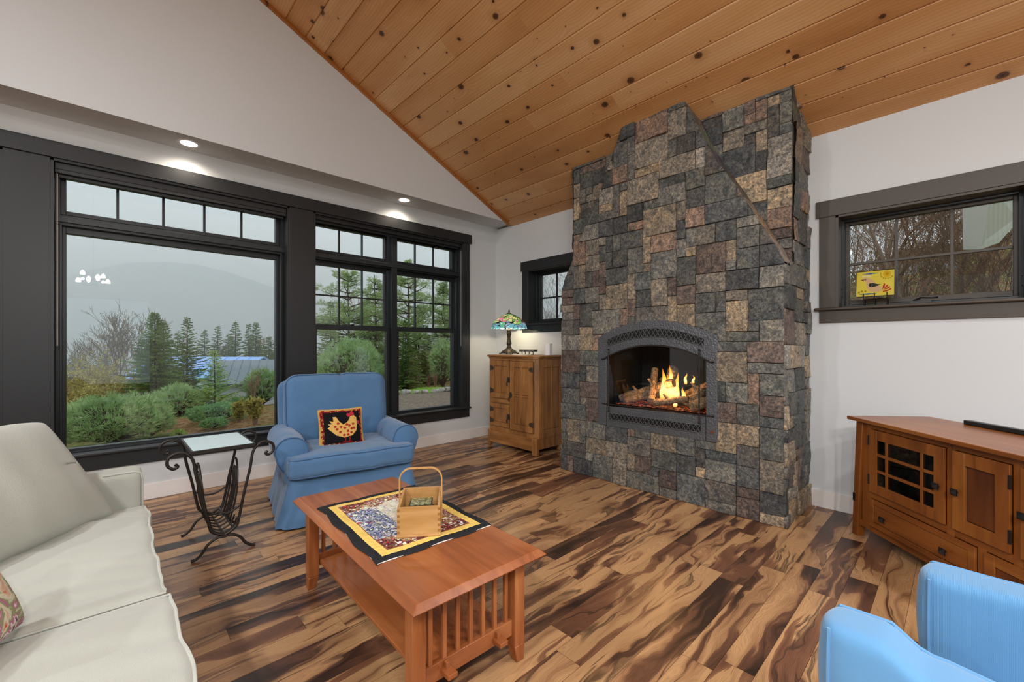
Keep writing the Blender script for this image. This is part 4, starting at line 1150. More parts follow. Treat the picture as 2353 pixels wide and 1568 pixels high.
def throw_pillow(mb, W, H, T, M_, c, n=60, colf=None, face=-1, corner=.1, fn=None):
    "soft square cushion, x width, z height, y thickness"
    def P(u, v, s):
        a, b = u * 2 - 1, v * 2 - 1
        t_ = T / 2 * ((max(0, 1 - abs(a) ** 2.6)) * (max(0, 1 - abs(b) ** 2.6))) ** .42
        k = 1 - .05 * (1 - abs(b) ** 2) * abs(a) ** 3; k2 = 1 - .05 * (1 - abs(a) ** 2) * abs(b) ** 3
        p = Vector((a * W / 2 * k, s * t_, b * H / 2 * k2))
        if fn: p = Vector(fn(p, a, b, s))
        return Vector(c) + M_ @ p
    mb.sheet(lambda u, v: P(u, v, face), n, n, colf); mb.sheet(lambda u, v: P(u, v, -face), n // 2, n // 2, (lambda u, v: lin('#c99a4c')) if colf else None, flip=True)
    return P
pw = thing('throw_pillow', 'small hooked-wool cushion with speckled hen on black, sitting on the blue armchair', 'cushion', (1.40, 3.53, .488), R(-9.7))
mb = MB(); Mp = Matrix.Rotation(R(-14), 3, 'X')
mb2 = MB(); P = throw_pillow(mb, .335, .30, .12, Mp, (0, 0, .155), 150, rooster)
obj('cover', mb, M['hooked'], pw, smooth=180)
mb = MB(); pts = [P(u, 0, -1) for u in [k / 20 for k in range(21)]] + [P(1, v, -1) for v in [k / 20 for k in range(1, 21)]] + [P(1 - u, 1, -1) for u in [k / 20 for k in range(1, 21)]] + [P(0, 1 - v, -1) for v in [k / 20 for k in range(1, 20)]]
M['gold'] = fabric('gold_velvet_edge', '#c1924a', '#d0a45c'); mb.tube(pts, .011, 7, closed=True); obj('gold_edge', mb, M['gold'], pw, smooth=180)
# ------------------------------------------------------------ oak icebox cabinet
def frame_door(name, fn, a0, a1, b0, b1, th, stile, mats, parent, cols=1, rows=1, mull=None, rail=None, rec=.011, world=True, glass=None, divs=None):
    "fn(a, b, d): d grows towards the viewer. Frame-and-panel door"
    mull = mull or stile * .55; rail = rail or stile
    def bx(mb, x0, x1, y0, y1, d0, d1):
        pts = [fn(x, y, d) for d in (d0, d1) for x, y in ((x0, y0), (x1, y0), (x1, y1), (x0, y1))]
        mb.add(pts, [(3, 2, 1, 0), (4, 5, 6, 7), (0, 1, 5, 4), (1, 2, 6, 5), (2, 3, 7, 6), (3, 0, 4, 7)])
    mb = MB(); s = 1 if a1 > a0 else -1
    A0, A1 = a0, a1
    bx(mb, A0, A0 + s * stile, b0, b1, 0, th); bx(mb, A1 - s * stile, A1, b0, b1, 0, th)
    bx(mb, A0 + s * stile, A1 - s * stile, b0, b0 + rail, 0, th - .0006); bx(mb, A0 + s * stile, A1 - s * stile, b1 - rail, b1, 0, th - .0006)
    ia0, ia1, ib0, ib1 = A0 + s * stile, A1 - s * stile, b0 + rail, b1 - rail
    for k in range(1, cols):
        c = ia0 + (ia1 - ia0) * k / cols; bx(mb, c - mull / 2, c + mull / 2, ib0, ib1, 0, th - .001)
    if divs is None: divs = [ib0 + (ib1 - ib0) * k / rows for k in range(1, rows)]
    for c in divs: bx(mb, ia0, ia1, c - mull / 2, c + mull / 2, 0, th - .0015)
    d = obj(name, mb, mats[0], parent, world=world, bevel=.0018)
    if world and rec > .0075:
        mb = MB(); q = .0035 * s; bx(mb, A0 - q, A1 + q, b0 - .0035, b1 + .0035, -.001, .0012); gp = obj('door_gap_shade', mb, M['firebox'], parent, world=True, smooth=0); gp.parent = d  # dark sheet stands in for the shade around the door
    if glass is None:
        mb = MB(); bx(mb, ia0, ia1, ib0, ib1, .0005, th - rec - .004); p = obj('groove_shade_dirt', mb, M['firebox'], parent, world=world, smooth=0); p.parent = d  # dark backing puts shade and dirt into the panel grooves
        ca = [ia0] + [ia0 + (ia1 - ia0) * k / cols for k in range(1, cols)] + [ia1]; rb = [ib0] + list(divs) + [ib1]
        for i in range(len(ca) - 1):
            for j in range(len(rb) - 1):
                g0 = .003 + (mull / 2 if i else 0); g1 = .003 + (mull / 2 if i < len(ca) - 2 else 0); h0 = .003 + (mull / 2 if j else 0); h1 = .003 + (mull / 2 if j < len(rb) - 2 else 0)
                mb = MB(); bx(mb, ca[i] + s * g0, ca[i + 1] - s * g1, rb[j] + h0, rb[j + 1] - h1, 0, th - rec); p = obj('panel', mb, mats[1], parent, world=world, bevel=.0012); p.parent = d
    else:
        mb = MB(); bx(mb, ia0, ia1, ib0, ib1, th * .35, th * .35 + .003); p = obj('glass_panel', mb, glass, parent, world=world, smooth=0); p.parent = d
    return d
ib = thing('icebox_cabinet', 'antique oak icebox cabinet with three panelled doors beside the chimney', 'cabinet', (3.94, 3.9, 0))
oak = (M['oak_z'], M['oak_z'])
bodyp = [(3.70, 4.335), (3.70, 3.53), (3.745, 3.475), (4.19, 3.475), (4.19, 4.335)]
mb = MB(); mb.prism(bodyp, lambda a, b, d: (a, b, d), .07, 1.17); obj('carcass', mb, M['oak_z'], ib, world=True, bevel=.003)
mb = MB()
tp = [(3.672, 4.352), (3.672, 3.515), (3.735, 3.448), (4.20, 3.448), (4.20, 4.352)]
mb.prism(tp, lambda a, b, d: (a, b, d), 1.176, 1.203); mb.prism([(3.69, 4.34), (3.69, 3.525), (3.742, 3.468), (4.195, 3.468), (4.195, 4.34)], lambda a, b, d: (a, b, d), 1.155, 1.176)
obj('top_board', mb, M['oak_y'], ib, world=True, bevel=.006)
Fi = lambda a, b, d: (3.70 - d, a, b)
frame_door('door', Fi, 4.285, 3.928, .643, 1.128, .020, .062, oak, ib, cols=2, mull=.018, rail=.07)
frame_door('door', Fi, 4.285, 3.928, .275, .568, .020, .058, oak, ib, cols=1, rail=.055)
frame_door('door', Fi, 3.913, 3.520, .268, 1.126, .022, .066, oak, ib, cols=2, rows=2, mull=.022, rail=.075)
mb = MB(); mb.box(3.692, 3.70, 3.93, 4.285, .585, .63); obj('name_rail', mb, M['oak_y'], ib, world=True, bevel=.002)
mb = MB(); mb.box(3.676, 3.71, 3.53, 4.33, .055, .205); mb.box(3.70, 4.15, 3.484, 3.50, .09, .20); obj('base_panel', mb, M['oak_y'], ib, world=True, bevel=.004)
for (x0, x1, y0, y1) in ((3.672, 3.735, 3.455, 3.535), (3.672, 3.72, 4.29, 4.345), (4.12, 4.19, 3.47, 3.53), (4.12, 4.19, 4.28, 4.335)):
    mb = MB(); mb.box(x0, x1, y0, y1, 0, .215 if x0 < 4 else .1); obj('foot', mb, M['oak_z'], ib, world=True, bevel=.014, seg=3)
# side panels (facing the room, -Y)
Fs = lambda a, b, d: (a, 3.475 - d, b)
frame_door('side_frame', Fs, 3.755, 4.185, .20, 1.155, .008, .07, oak, ib, cols=2, mull=.02, rail=.10, rec=.006)
def latch(y, z, drop, s=1):
    mb = MB(); mb.prism([(y - .022, z - .034), (y + .022, z - .034), (y + .03, z), (y + .022, z + .034), (y - .022, z + .034), (y - .03, z)], lambda a, b, d: (3.679 - d, a, b), 0, .005)
    mb.lathe([(0, -.012), (.016, -.008), (.018, .0), (.010, .01), (0, .012)], 12, (3.662, y, z + .006))
    mb.tube([(3.662, y, z), (3.652, y + .004, z - .03), (3.656, y + .012, z - .06), (3.662, y + .008, z - drop)], [.008, .007, .009, .006], 8)
    obj('latch', mb, M['brassy'], ib, world=True, bevel=.001)
latch(3.940, .890, .085); latch(3.903, .70, .085); latch(3.940, .42, .08)
def hinge(y, z, s):
    mb = MB(); mb.prism([(y, z - .03), (y + s * .05, z - .024), (y + s * .068, z), (y + s * .05, z + .024), (y, z + .03)], lambda a, b, d: (3.678 - d, a, b), 0, .004)
    mb.tube([(3.675, y, z - .034), (3.675, y, z + .034)], .007, 8); obj('hinge', mb, M['brassy'], ib, world=True, bevel=.001)
for z in (1.03, .735, .492, .345): hinge(4.30, z, -1) if z > 2 else hinge(4.287, z, -1)
for z in (1.03, .37): hinge(3.515, z, 1)

# lamp on the icebox
lp = thing('table_lamp', 'stained-glass table lamp with dark bronze base on the oak icebox cabinet', 'lamp', (3.95, 4.22, 1.204))
M['lampmetal'] = flat('dark_bronze_cast', '#4b4038', .5, .5, .7, var=.2, vs=40, bump=.4, bs=80)
mb = MB()
def sqpt(r, a):
    c, s = math.cos(a), math.sin(a); k = 1 / max(abs(c), abs(s)) ** .6; return r * k * c, r * k * s
prof = [(.098, .012), (.102, .02), (.092, .034), (.078, .05), (.05, .068), (.034, .082), (.028, .095)]
vs = []; fs = []; n = 32
for r, z in prof:
    for k in range(n):
        x, y = sqpt(r, 2 * math.pi * k / n + .3); vs.append((x, y, z))
for i in range(len(prof) - 1):
    for k in range(n): fs.append((i * n + k, i * n + (k + 1) % n, (i + 1) * n + (k + 1) % n, (i + 1) * n + k))
mb.add(vs, fs)
for k in range(4):
    a = .3 + math.pi / 4 + k * math.pi / 2; mb.lathe([(0, 0), (.016, .004), (.018, .014), (.008, .022)], 10, (.125 * math.cos(a), .125 * math.sin(a), 0))
obj('lamp_base', mb, M['lampmetal'], lp, smooth=50)
mb = MB(); mb.lathe([(.026, .09), (.034, .10), (.026, .112), (.024, .125), (.036, .14), (.034, .16), (.026, .185), (.021, .215), (.024, .245), (.032, .27), (.034, .29), (.024, .31), (.03, .325), (.02, .34), (.010, .36), (.008, .56)], 24)
obj('lamp_stem', mb, M['lampmetal'], lp, smooth=50)
rs2 = random.Random(5)
cells = [(rs2.random() * 2 * math.pi, rs2.random(), rs2.random()) for _ in range(170)]
def shade_col(u, v):
    a = u * 2 * math.pi; best = None; b2 = 9; bd = 9
    for (ca, cv, cr) in cells:
        d = abs((a - ca + math.pi) % (2 * math.pi) - math.pi) * (.35 + .65 * v); e = (v - cv) * 1.5; q = math.hypot(d, e)
        if q < bd: b2 = bd; bd = q; best = (cv, cr)
        elif q < b2: b2 = q
    if b2 - bd < .022: return lin('#2a2620')
    cv, cr = best
    if v < .12: return lin('#4f6a3a')
    if cv < .72: pal = ['#6fae5a', '#9ccf6a', '#e0e080', '#d98a98', '#f0b8b0', '#4f8f4c', '#c9d98a', '#b04a50', '#e8c9a0']
    else: pal = ['#6fb6c4', '#8fd0d4', '#4d93a4', '#8ea7c4', '#5fae8e']
    return lin(pal[int(cr * len(pal)) % len(pal)])
def shade_pt(u, v):
    a = u * 2 * math.pi; r = .022 + .222 * (math.sin(v * math.pi / 2 * .92) / math.sin(math.pi / 2 * .92)) ** .9
    z = .555 - .200 * (v ** 1.3)
    if v > .9: r += .004 * math.cos(a * 14) * (v - .9) * 10; z -= .008 * abs(math.sin(a * 9)) * (v - .9) * 10
    return (r * math.cos(a), r * math.sin(a), z)
mb = MB(); mb.sheet(shade_pt, 180, 46, shade_col); obj('lamp_shade', mb, M['shade'], lp, smooth=180)
mb = MB(); mb.lathe([(.03, .552), (.026, .562), (.010, .568), (.008, .578), (.014, .585), (.010, .595), (.004, .603), (0, .615)], 16); obj('finial', mb, M['lampmetal'], lp, smooth=50)
l_ = bpy.data.lights.new('lamp_bulb', 'POINT'); l_.energy = 9; l_.color = (1, .82, .6); l_.shadow_soft_size = .03; o_ = bpy.data.objects.new('lamp_bulb', l_); C.objects.link(o_); o_.parent = lp; o_.location = (0, 0, .42)
# small tray rack and white block on the icebox
tr = thing('small_stand', 'little dark metal stand with phone-like slab on the icebox cabinet', 'stand', (3.95, 3.855, 1.204), 0)
M['marbled'] = (lambda g: g.set(g.ramp(g.noise(g.co((20, 20, 20)), 2, 4, .7), [(.4, '#2a2a2c'), (.55, '#5e5c58'), (.66, '#9a958c')]), .4, .5))(G('marbled_dark'))
mb = MB(); mb.box(-.035, .035, -.135, .135, .040, .068); obj('slab', mb, M['marbled'], tr, bevel=.004)
for sy in (-.1, -.03, .04, .1):
    mb = MB(); mb.tube([(-.02, sy, 0), (-.012, sy, .02), (-.02, sy, .041)], .006, 7); obj('leg', mb, M['brassy'], tr)
mb = MB(); mb.box(-.07, .02, -.16, .1, .0005, .004); tag(obj('paper_sheet', mb, M['candle'], loc=(3.86, 3.90, 1.2035)), 'white paper lying flat under the small stand on the icebox', 'paper')
mb = MB(); mb.prism([(.045 * math.cos(R(60 * k)) * (1.15), .045 * math.sin(R(60 * k)) * 1.15) for k in range(6)], lambda a, b, d: (a, b, d), 0, .145)
tag(obj('ceramic_vase', mb, M['candle'], loc=(3.94, 3.50, 1.204), bevel=.003), 'plain white six-sided ceramic block standing at right end of the icebox top', 'vase')

# ------------------------------------------------------------ TV console
cn = thing('media_console', 'wide stained cherry media console with glass-paned door and black pyramid knobs', 'media console', (3.81, .557, 0), R(222))
CT = .824; D = .55; CL = 1.66
cx_, cz_, cy2 = M['console_x'], M['console_z'], M['console_y']
mb = MB(); mb.hexa([(-.0, 0, CT - .024), (CL, 0, CT - .024), (CL, D, CT - .024), (0, D, CT - .024)], [(.0, 0, CT), (CL, 0, CT), (CL, D, CT), (0, D, CT)]); obj('top_board', mb, cx_, cn, bevel=.004)
FY = .035
for (x0, x0b, x1, x1b) in ((.06, .018, .118, .068), (CL - .118, CL - .068, CL - .06, CL - .018)):
    for (ya, yb) in ((FY - .012, FY + .04), (D - .08, D - .03)):
        mb = MB(); mb.hexa([(x0b, ya, 0), (x1b, ya, 0), (x1b, yb, 0), (x0b, yb, 0)], [(x0, ya, CT - .025), (x1, ya, CT - .025), (x1, yb, CT - .025), (x0, yb, CT - .025)]); lg = obj('leg', mb, cz_, cn, bevel=.003)
        if x0 < .5 and ya < .1:
            mb = MB(); mb.box(.028, .050, FY - .0135, FY - .010, .235, .29); obj('tenon_plug', mb, M['firebox'], lg)
# carcass with an open bay behind the glass door
mb = MB()
mb.box(.085, .10, FY + .02, D - .04, .10, CT - .025); mb.box(.72, .755, FY + .015, D - .04, .10, CT - .025); mb.box(CL - .1, CL - .085, FY + .02, D - .04, .10, CT - .025)
mb.box(.10, CL - .1, FY + .02, D - .04, .315, .335); mb.box(.1, CL - .1, FY + .02, D - .04, .09, .105); mb.box(.1, CL - .1, D - .05, D - .04, .10, CT - .025)
obj('carcass', mb, M['console_panel'], cn, bevel=.001)
for q in ((.10, .178, .085, .80), (.718, .760, .30, .80), (1.046, 1.087, .30, .80), (CL - .178, CL - .1, .085, .80), (.884, .925, .085, .31)):
    mb = MB(); mb.box(q[0], q[1], FY, FY + .02, q[2], q[3]); obj('face_stile', mb, cz_, cn, bevel=.001)
for q in ((.10, .766, .80), (.178, .304, .346), (.075, .080, .120)):
    mb = MB(); mb.box(q[0], CL - q[0], FY + .001, FY + .02, q[1], q[2]); obj('face_rail', mb, cx_, cn, bevel=.001)
Fc = lambda a, b, d: (a, FY - d, b)
dm = (cz_, M['console_panel'])
def knob(par, x, z):
    mb = MB(); y = FY - .014; s = .017
    mb.tube([(x, y, z), (x, y - .014, z)], .006, 8)
    b = [(x - s, y - .014, z), (x, y - .014, z - s), (x + s, y - .014, z), (x, y - .014, z + s)]
    s2 = .021; c1 = [(x + s2 * math.cos(R(45 + 90 * k)) , y - .016, z + s2 * math.sin(R(45 + 90 * k))) for k in range(4)]
    c1 = [Matrix.Rotation(0, 3, 'Y') @ Vector(q) for q in c1]
    base = [(x - s, y - .014, z - s), (x + s, y - .014, z - s), (x + s, y - .014, z + s), (x - s, y - .014, z + s)]
    rim = [(a, y - .020, c) for a, _, c in base]; tip = (x, y - .036, z)
    mb.add(base + rim + [tip], [(0, 1, 2, 3), (0, 4, 5, 1), (1, 5, 6, 2), (2, 6, 7, 3), (3, 7, 4, 0), (4, 8, 5), (5, 8, 6), (6, 8, 7), (7, 8, 4)])
    obj('knob', mb, M['blackplastic'], par, smooth=0)
def bhinge(par, x, z):
    mb = MB(); mb.tube([(x, FY - .014, z - .032), (x, FY - .014, z + .032)], .0062, 8); obj('hinge', mb, M['blackplastic'], par)
d1 = frame_door('glass_door', Fc, .180, .716, .348, .764, .014, .063, dm, cn, world=False, glass=M['glass2'])
mb = MB()
for x in (.322, .574): mb.box(x - .009, x + .009, FY - .013, FY + .002, .410, .702)
for z in (.606, .500): mb.box(.243, .653, FY - .0128, FY + .002, z - .009, z + .009)
obj('glazing_bar', mb, cz_, d1, bevel=.001)
knob(d1, .684, .547); bhinge(d1, .178, .69); bhinge(d1, .178, .43)
d2 = frame_door('panel_door', Fc, .762, 1.044, .348, .764, .014, .066, dm, cn, world=False); knob(d2, .772 + .018, .55); bhinge(d2, 1.045, .684); bhinge(d2, 1.045, .428)
d3 = frame_door('panel_door', Fc, 1.089, 1.480, .348, .764, .014, .066, dm, cn, world=False); knob(d3, 1.11, .55)
dr = frame_door('drawer', Fc, .180, .882, .122, .302, .014, .036, (cx_, cx_), cn, rail=.032, world=False, rec=.005); knob(dr, .306, .206); knob(dr, .724, .206)
dr = frame_door('drawer', Fc, .927, 1.480, .122, .302, .014, .05, (cx_, M['console_panel']), cn, rail=.05, world=False, rec=.006); knob(dr, 1.06, .206); knob(dr, 1.35, .206)
def onc(x, y, z): v = Matrix.Rotation(R(222), 3, 'Z') @ Vector((x, y, z)); return (3.81 + v.x, .557 + v.y, z)
mb = MB(); mb.box(.10, .72, FY + .06, D - .05, .535, .55); obj('shelf', mb, cx_, cn)
r_ = thing('disc_player', 'black disc player on the shelf behind the glass console door', 'media player', onc(.40, .24, .551), R(222))
mb = MB(); mb.box(-.20, .20, -.13, .13, 0, .05); obj('housing', mb, M['blackplastic'], r_, bevel=.003); mb = MB(); mb.box(-.12, .06, -.133, -.129, .012, .03); obj('disc_tray', mb, M['sash'], r_)
r_ = thing('receiver', 'black receiver on the bottom of the console behind the glass door', 'receiver', onc(.42, .26, .336), R(222))
mb = MB(); mb.box(-.21, .21, -.15, .15, 0, .12); obj('housing', mb, M['blackplastic'], r_, bevel=.003)
sb = thing('soundbar', 'long slim black soundbar lying along the back of the media console', 'soundbar', onc(.30 + .5, .515, CT), R(222))
mb = MB(); mb.box(-.5, .5, -.02, .02, 0, .028); obj('housing', mb, M['blackplastic'], sb, bevel=.004); mb = MB(); mb.box(-.49, .49, -.0215, -.0195, .004, .024); obj('grille', mb, M['sash'], sb)

# fused-glass bird tile on a wire easel on the window stool
bt = thing('bird_tile', 'yellow fused-glass tile with a small bird, on a wire easel on the window sill', 'glass tile', (XW + .035, .452, 1.629))
bird = [(.13, .66), (.2, .73), (.26, .745), (.33, .72), (.42, .66), (.5, .56), (.54, .46), (.6, .40), (.66, .33), (.72, .27), (.68, .22), (.58, .17), (.48, .165), (.38, .2), (.33, .28), (.29, .38), (.28, .48), (.27, .55), (.24, .62)]
beak = [(.12, .66), (.22, .69), (.2, .61)]
wing = [(.33, .46), (.36, .52), (.42, .53), (.5, .50), (.58, .465), (.66, .45), (.58, .41), (.5, .38), (.42, .36), (.36, .385)]
fea = [[(.69, .24), (.70, .38), (.73, .49), (.76, .44), (.75, .34)], [(.71, .24), (.77, .36), (.81, .43), (.84, .38), (.78, .3)], [(.71, .22), (.82, .32), (.88, .36), (.89, .31), (.8, .25)], [(.69, .19), (.82, .22), (.92, .29), (.92, .24), (.8, .16), (.72, .155)]]
def birdcol(u, v):
    if min(u, 1 - u) < .02 or min(v, 1 - v) < .025: return lin('#3a3326')
    if math.hypot((u - .25), (v - .675) * .85) < .022: return lin('#1e1c1c') if math.hypot(u - .25, v - .675) > .009 else lin('#e8e0c0')
    if pip(u, v, beak): return lin('#8a3020')
    if pip(u, v, wing): return lin('#2c3430') if mnoise.noise(Vector((u * 30, v * 30, 0))) < .3 else lin('#5d6a62')
    for f in fea:
        if pip(u, v, f): return lin('#c4362c')
    if pip(u, v, bird): return lin('#e6c39a')
    r = math.hypot(u - .80, (v - .83) * .8)
    if r < .10: return lin('#e8c21c') if r > .045 else lin('#caa60e')
    for k in range(8):
        a = R(170 + 22 * k); 
        if math.hypot(u - .80 - .16 * math.cos(a), (v - .83 - .18 * math.sin(a)) * .8) < .022: return lin('#c9a318')
    for x, y in ((.09, .19), (.165, .225), (.255, .22)):
        if math.hypot(u - x, (v - y) * .8) < .03: return lin('#b09a1c')
    if abs(v - (.885 + .05 * (u - .4) ** 2)) < .028 * max(0, 1 - abs(u - .38) / .24): return lin('#3a74ac')
    if abs(v - .115) < .03 * max(0, 1 - abs(u - .32) / .26): return lin('#2f6aa8')
    if math.hypot(u - .22, (v - .80) * 1.6) < .06 or math.hypot(u - .34, (v - .79) * 1.6) < .06: return lin('#f2ecb4')
    return lin('#efe05a')
mb = MB(); w2, h2 = .115, .205
th = R(-8)
def tp_(u, v, d=0): return (.03 * v + .0 - d, w2 - 2 * w2 * u, .068 + h2 * v)
mb.sheet(lambda u, v: tp_(u, v, .006), 120, 106, birdcol); mb.sheet(lambda u, v: tp_(u, v, 0), 1, 1, lambda u, v: lin('#efe05a'), flip=True)
for (a, b) in (((0, 0), (1, 0)), ((1, 0), (1, 1)), ((1, 1), (0, 1)), ((0, 1), (0, 0))):
    mb.add([tp_(*a, .006), tp_(*b, .006), tp_(*b, 0), tp_(*a, 0)], [(0, 3, 2, 1)], lin('#3a3326'))
g = G('fused_glass_tile_lit'); nt = g.nt; c = g.attr(); g.set(c, .12, .6)
tl = g.n('ShaderNodeBsdfTranslucent'); g.lk(c, tl.inputs[0]); mx = g.n('ShaderNodeMixShader'); mx.inputs[0].default_value = .5
g.lk(g.b.outputs[0], mx.inputs[1]); g.lk(tl.outputs[0], mx.inputs[2]); g.lk(mx.outputs[0], g.out.inputs[0])
obj('glass_tile', mb, g.m, bt, smooth=0)
mb = MB()
for y in (-.072, .0, .065):
    mb.tube([(-.02, y, .095), (-.022, y, .06), (-.02, y, .035), (.0, y, .04)], .0035, 6); mb.tube([(-.02, y, .06), (-.015, y, 0)], .0035, 6); mb.tube([(-.016, y, .05), (.05, y, .05), (.075, y, 0)], .003, 6)
mb.tube([(-.016, -.072, .05), (-.016, .065, .05)], .0035, 6)
obj('wire_easel', mb, M['darkmetal'], bt)

# ------------------------------------------------------------ sofa
so = thing('sofa', 'oatmeal woven sofa with loose seat cushions at the left edge', 'sofa', (-.35, 1.85, 0))
sm, spm = M['sofa'], M['sofa_pipe']
wrn = lambda p, a, o=0: a * (nz(p, 4, o) + .5 * nz(p, 10, o + 2))
mb = MB(); mb.rbox((-.39, 1.85, .21), (.92, 2.55, .24), .03, (8, 14, 6)); obj('base', mb, sm, so, world=True, smooth=180)
for yy, nm in ((3.085, 'arm'), (.62, 'arm')):
    mb = MB(); mb.rbox((-.375, yy, .375), (1.02, .15, .56), .03, (30, 8, 18), lambda p: (p.x + .003 * nz(p, 6), p.y + .004 * nz(p, 5, 1), p.z + .004 * nz(p, 5, 3))); a_ = obj(nm, mb, sm, so, world=True, smooth=180)
    if yy > 2:
        mb = MB()
        for s in (-1, 1):
            path = [(-.02, yy + s * .066, .651), (.10, yy + s * .066, .651), (.128, yy + s * .066, .640), (.134, yy + s * .066, .61), (.134, yy + s * .066, .12)]
            mb.tube(path, .005, 6)
        p_ = obj('piping', mb, spm, so, world=True); p_.parent = a_
mb = MB(); mb.rbox((-.83, 1.85, .50), (.16, 2.45, .62), .06, (8, 20, 12)); obj('back', mb, sm, so, world=True, smooth=180)
for k, (y0, y1, xf) in enumerate(((1.895, 3.01, .150), (.70, 1.885, .162))):
    hy = (y1 - y0) / 2; cyy = (y0 + y1) / 2; hx = (xf + .76) / 2; cxx = xf - hx
    def sf(p, hx=hx, hy=hy, k=k):
        x, y, z = p; a, b = x / hx, y / hy
        cr = (1 - a ** 4) * (1 - b ** 4)
        q = (x * .7, y * 4.5, k * 3.3)
        fold = .020 * mnoise.noise(Vector(q)) + .009 * mnoise.noise(Vector((x * 2, y * 14 + x * 4, k * 3)))
        z2 = z + (.018 * cr + fold * (1 - b ** 8) if z > 0 else 0)
        x2 = x + (.018 * nz((0, y * 4, k * 3)) + .004 * nz((0, y * 11, z * 6))) * (1 if a > .9 else 0) * (1 if z > -.02 else .4)
        return (x2, y, z2)
    mb = MB(); mb.rbox((cxx, cyy, .388), (2 * hx, 2 * hy, .168), .035, (50, 70, 12), sf); scu = obj('seat_cushion', mb, sm, so, world=True, smooth=180)
    mb = MB()
    for zz in (.074, -.074):
        path = [(-hx + .1, -hy + .008)] + [(x / 10 * (hx - .01), -hy + .008) for x in range(-8, 11)] + [(hx - .006, y / 30 * (hy - .01)) for y in range(-29, 31)] + [(x / 10 * (hx - .01), hy - .008) for x in range(9, -9, -1)]
        mb.tube([Vector(sf(Vector((x, y, zz)))) + Vector((cxx, cyy, .388)) for x, y in path], .005, 6)
    p_ = obj('piping', mb, spm, so, world=True); p_.parent = scu
for x, y in ((.06, 3.10), (.06, 1.89), (.06, .66), (-.84, 3.1), (-.84, .66)):
    mb = MB(); mb.hexa([(x - .018, y - .018, 0), (x + .018, y - .018, 0), (x + .018, y + .018, 0), (x - .018, y + .018, 0)], [(x - .028, y - .028, .1), (x + .028, y - .028, .1), (x + .028, y + .028, .1), (x - .028, y + .028, .1)])
    obj('leg', mb, M['console_z'], so, world=True)
# big slouching pillow in the sofa corner
bp = thing('sofa_pillow', 'large plain oatmeal back pillow slumped in the far corner of the sofa', 'cushion', (-.262, 2.675, .475), 0)
e1 = Vector((.640, .770, 0)).normalized()   # along the bottom edge towards the arm
up_ = Vector((-.52, .22, .78)); up_ = (up_ - e1 * up_.dot(e1)).normalized(); nn_ = e1.cross(up_)
Mx = Matrix((e1, -nn_, up_)).transposed()
def pf_(p, a, b, s):
    x, y, z = p
    y2 = y + .012 * mnoise.noise(Vector((x * 4, z * 4 + x * 5, s * 2))) + .008 * mnoise.noise(Vector((x * 9, z * 3, 7)))
    z2 = z - .03 * (abs(a) ** 3) * (1 if b > 0 else 0)
    return (x, y2, z2)
mb = MB(); throw_pillow(mb, .86, .60, .26, Mx, tuple(Vector((-.012, 2.955, .475)) - Vector((-.28, 2.72, .475)) - e1 * .42 + up_ * .29 + Vector((0, 0, .0))), 70, None, -1, fn=pf_)
obj('cover', mb, sm, bp, smooth=180)
fp = thing('floral_pillow', 'pink and green floral pillow at the left edge on the near sofa cushion', 'cushion', (-.30, 1.78, .47), R(10))
M['floral'] = (lambda g: g.set(g.ramp(g.noise(g.co((9, 9, 9)), 1.6, 3, .6, .8, out='Color') and g.noise(g.co((9, 9, 9)), 1.6, 3, .6, .8), [(.30, '#c8532c'), (.40, '#d9d2b8'), (.46, '#8a9a66'), (.54, '#b8688e'), (.60, '#e8dfd2'), (.68, '#7a4a6a')]), .85, .1))(G('floral_print'))
mb = MB(); throw_pillow(mb, .40, .36, .14, Matrix.Rotation(R(62), 3, 'Z') @ Matrix.Rotation(R(-25), 3, 'X'), (-.02, 0, .18), 40); obj('cover', mb, M['floral'], fp, smooth=180)

# ------------------------------------------------------------ light blue chair in the right foreground
ch = thing('lounge_chair', 'light blue ribbed-cotton chair cropped by the lower right corner', 'armchair', (1.62, -.16, 0), 0)
lb, lbp = M['lightblue'], M['lightblue_plain']
def slab(nm, x0, x1, y0, y1, z0, z1, r, mat, topf, bulge=.02):
    cx, cy_, cz = (x0 + x1) / 2, (y0 + y1) / 2, (z0 + z1) / 2; hx, hy, hz_ = (x1 - x0) / 2, (y1 - y0) / 2, (z1 - z0) / 2
    def f(p):
        x, y, z = p; yy = y + cy_
        k = max(0, z / hz_)
        z2 = z + topf(yy) * k + .004 * nz(p, 8)
        x2 = x + bulge * (1 if x > 0 else -1) * max(0, 1 - (z / hz_) ** 2) * min(1, max(0, (hy - y) / .05)) * (abs(x) / hx) + .004 * nz(p, 9, 4)
        y2 = y + (.022 * max(0, 1 - (x / hx) ** 2) * (1 + .3 * math.sin(z * 14)) if y > hy - .03 else 0)
        return (x2, y2, z2)
    mb = MB(); mb.rbox((cx, cy_, cz), (x1 - x0, y1 - y0, z1 - z0), r, (14, 40, 30), f); o = obj(nm, mb, mat, ch, world=True, smooth=180)
    for s in (-1, 1):
        mb = MB(); path = [(s * (hx - .006), hy - .008, z / 20 * (hz_ - .010)) for z in range(-20, 21)]
        if s > 0: path += [(s * (hx - .008), hy - .012 - k * .025, hz_ - .006) for k in range(0, int((2 * hy - .02) / .025))]
        mb.tube([Vector(f(Vector(p))) + Vector((cx, cy_, cz)) for p in path], .0048, 6); p_ = obj('piping', mb, M['denim_pipe'] if False else M['lightblue_plain'], ch, world=True); p_.parent = o
    return o
def topA(y): return -.045 * max(0, min(1, (.12 - y) / .06)) - .03 * max(0, min(1, (.02 - y) / .2))
slab('arm', 1.30, 1.45, -.62, .232, .10, .622, .03, lbp, topA, .012)
def topB(y): return -.01 * max(0, (.05 - y))
slab('arm', 1.845, 2.0, -.62, .072, .10, .606, .03, lb, topB, .012)
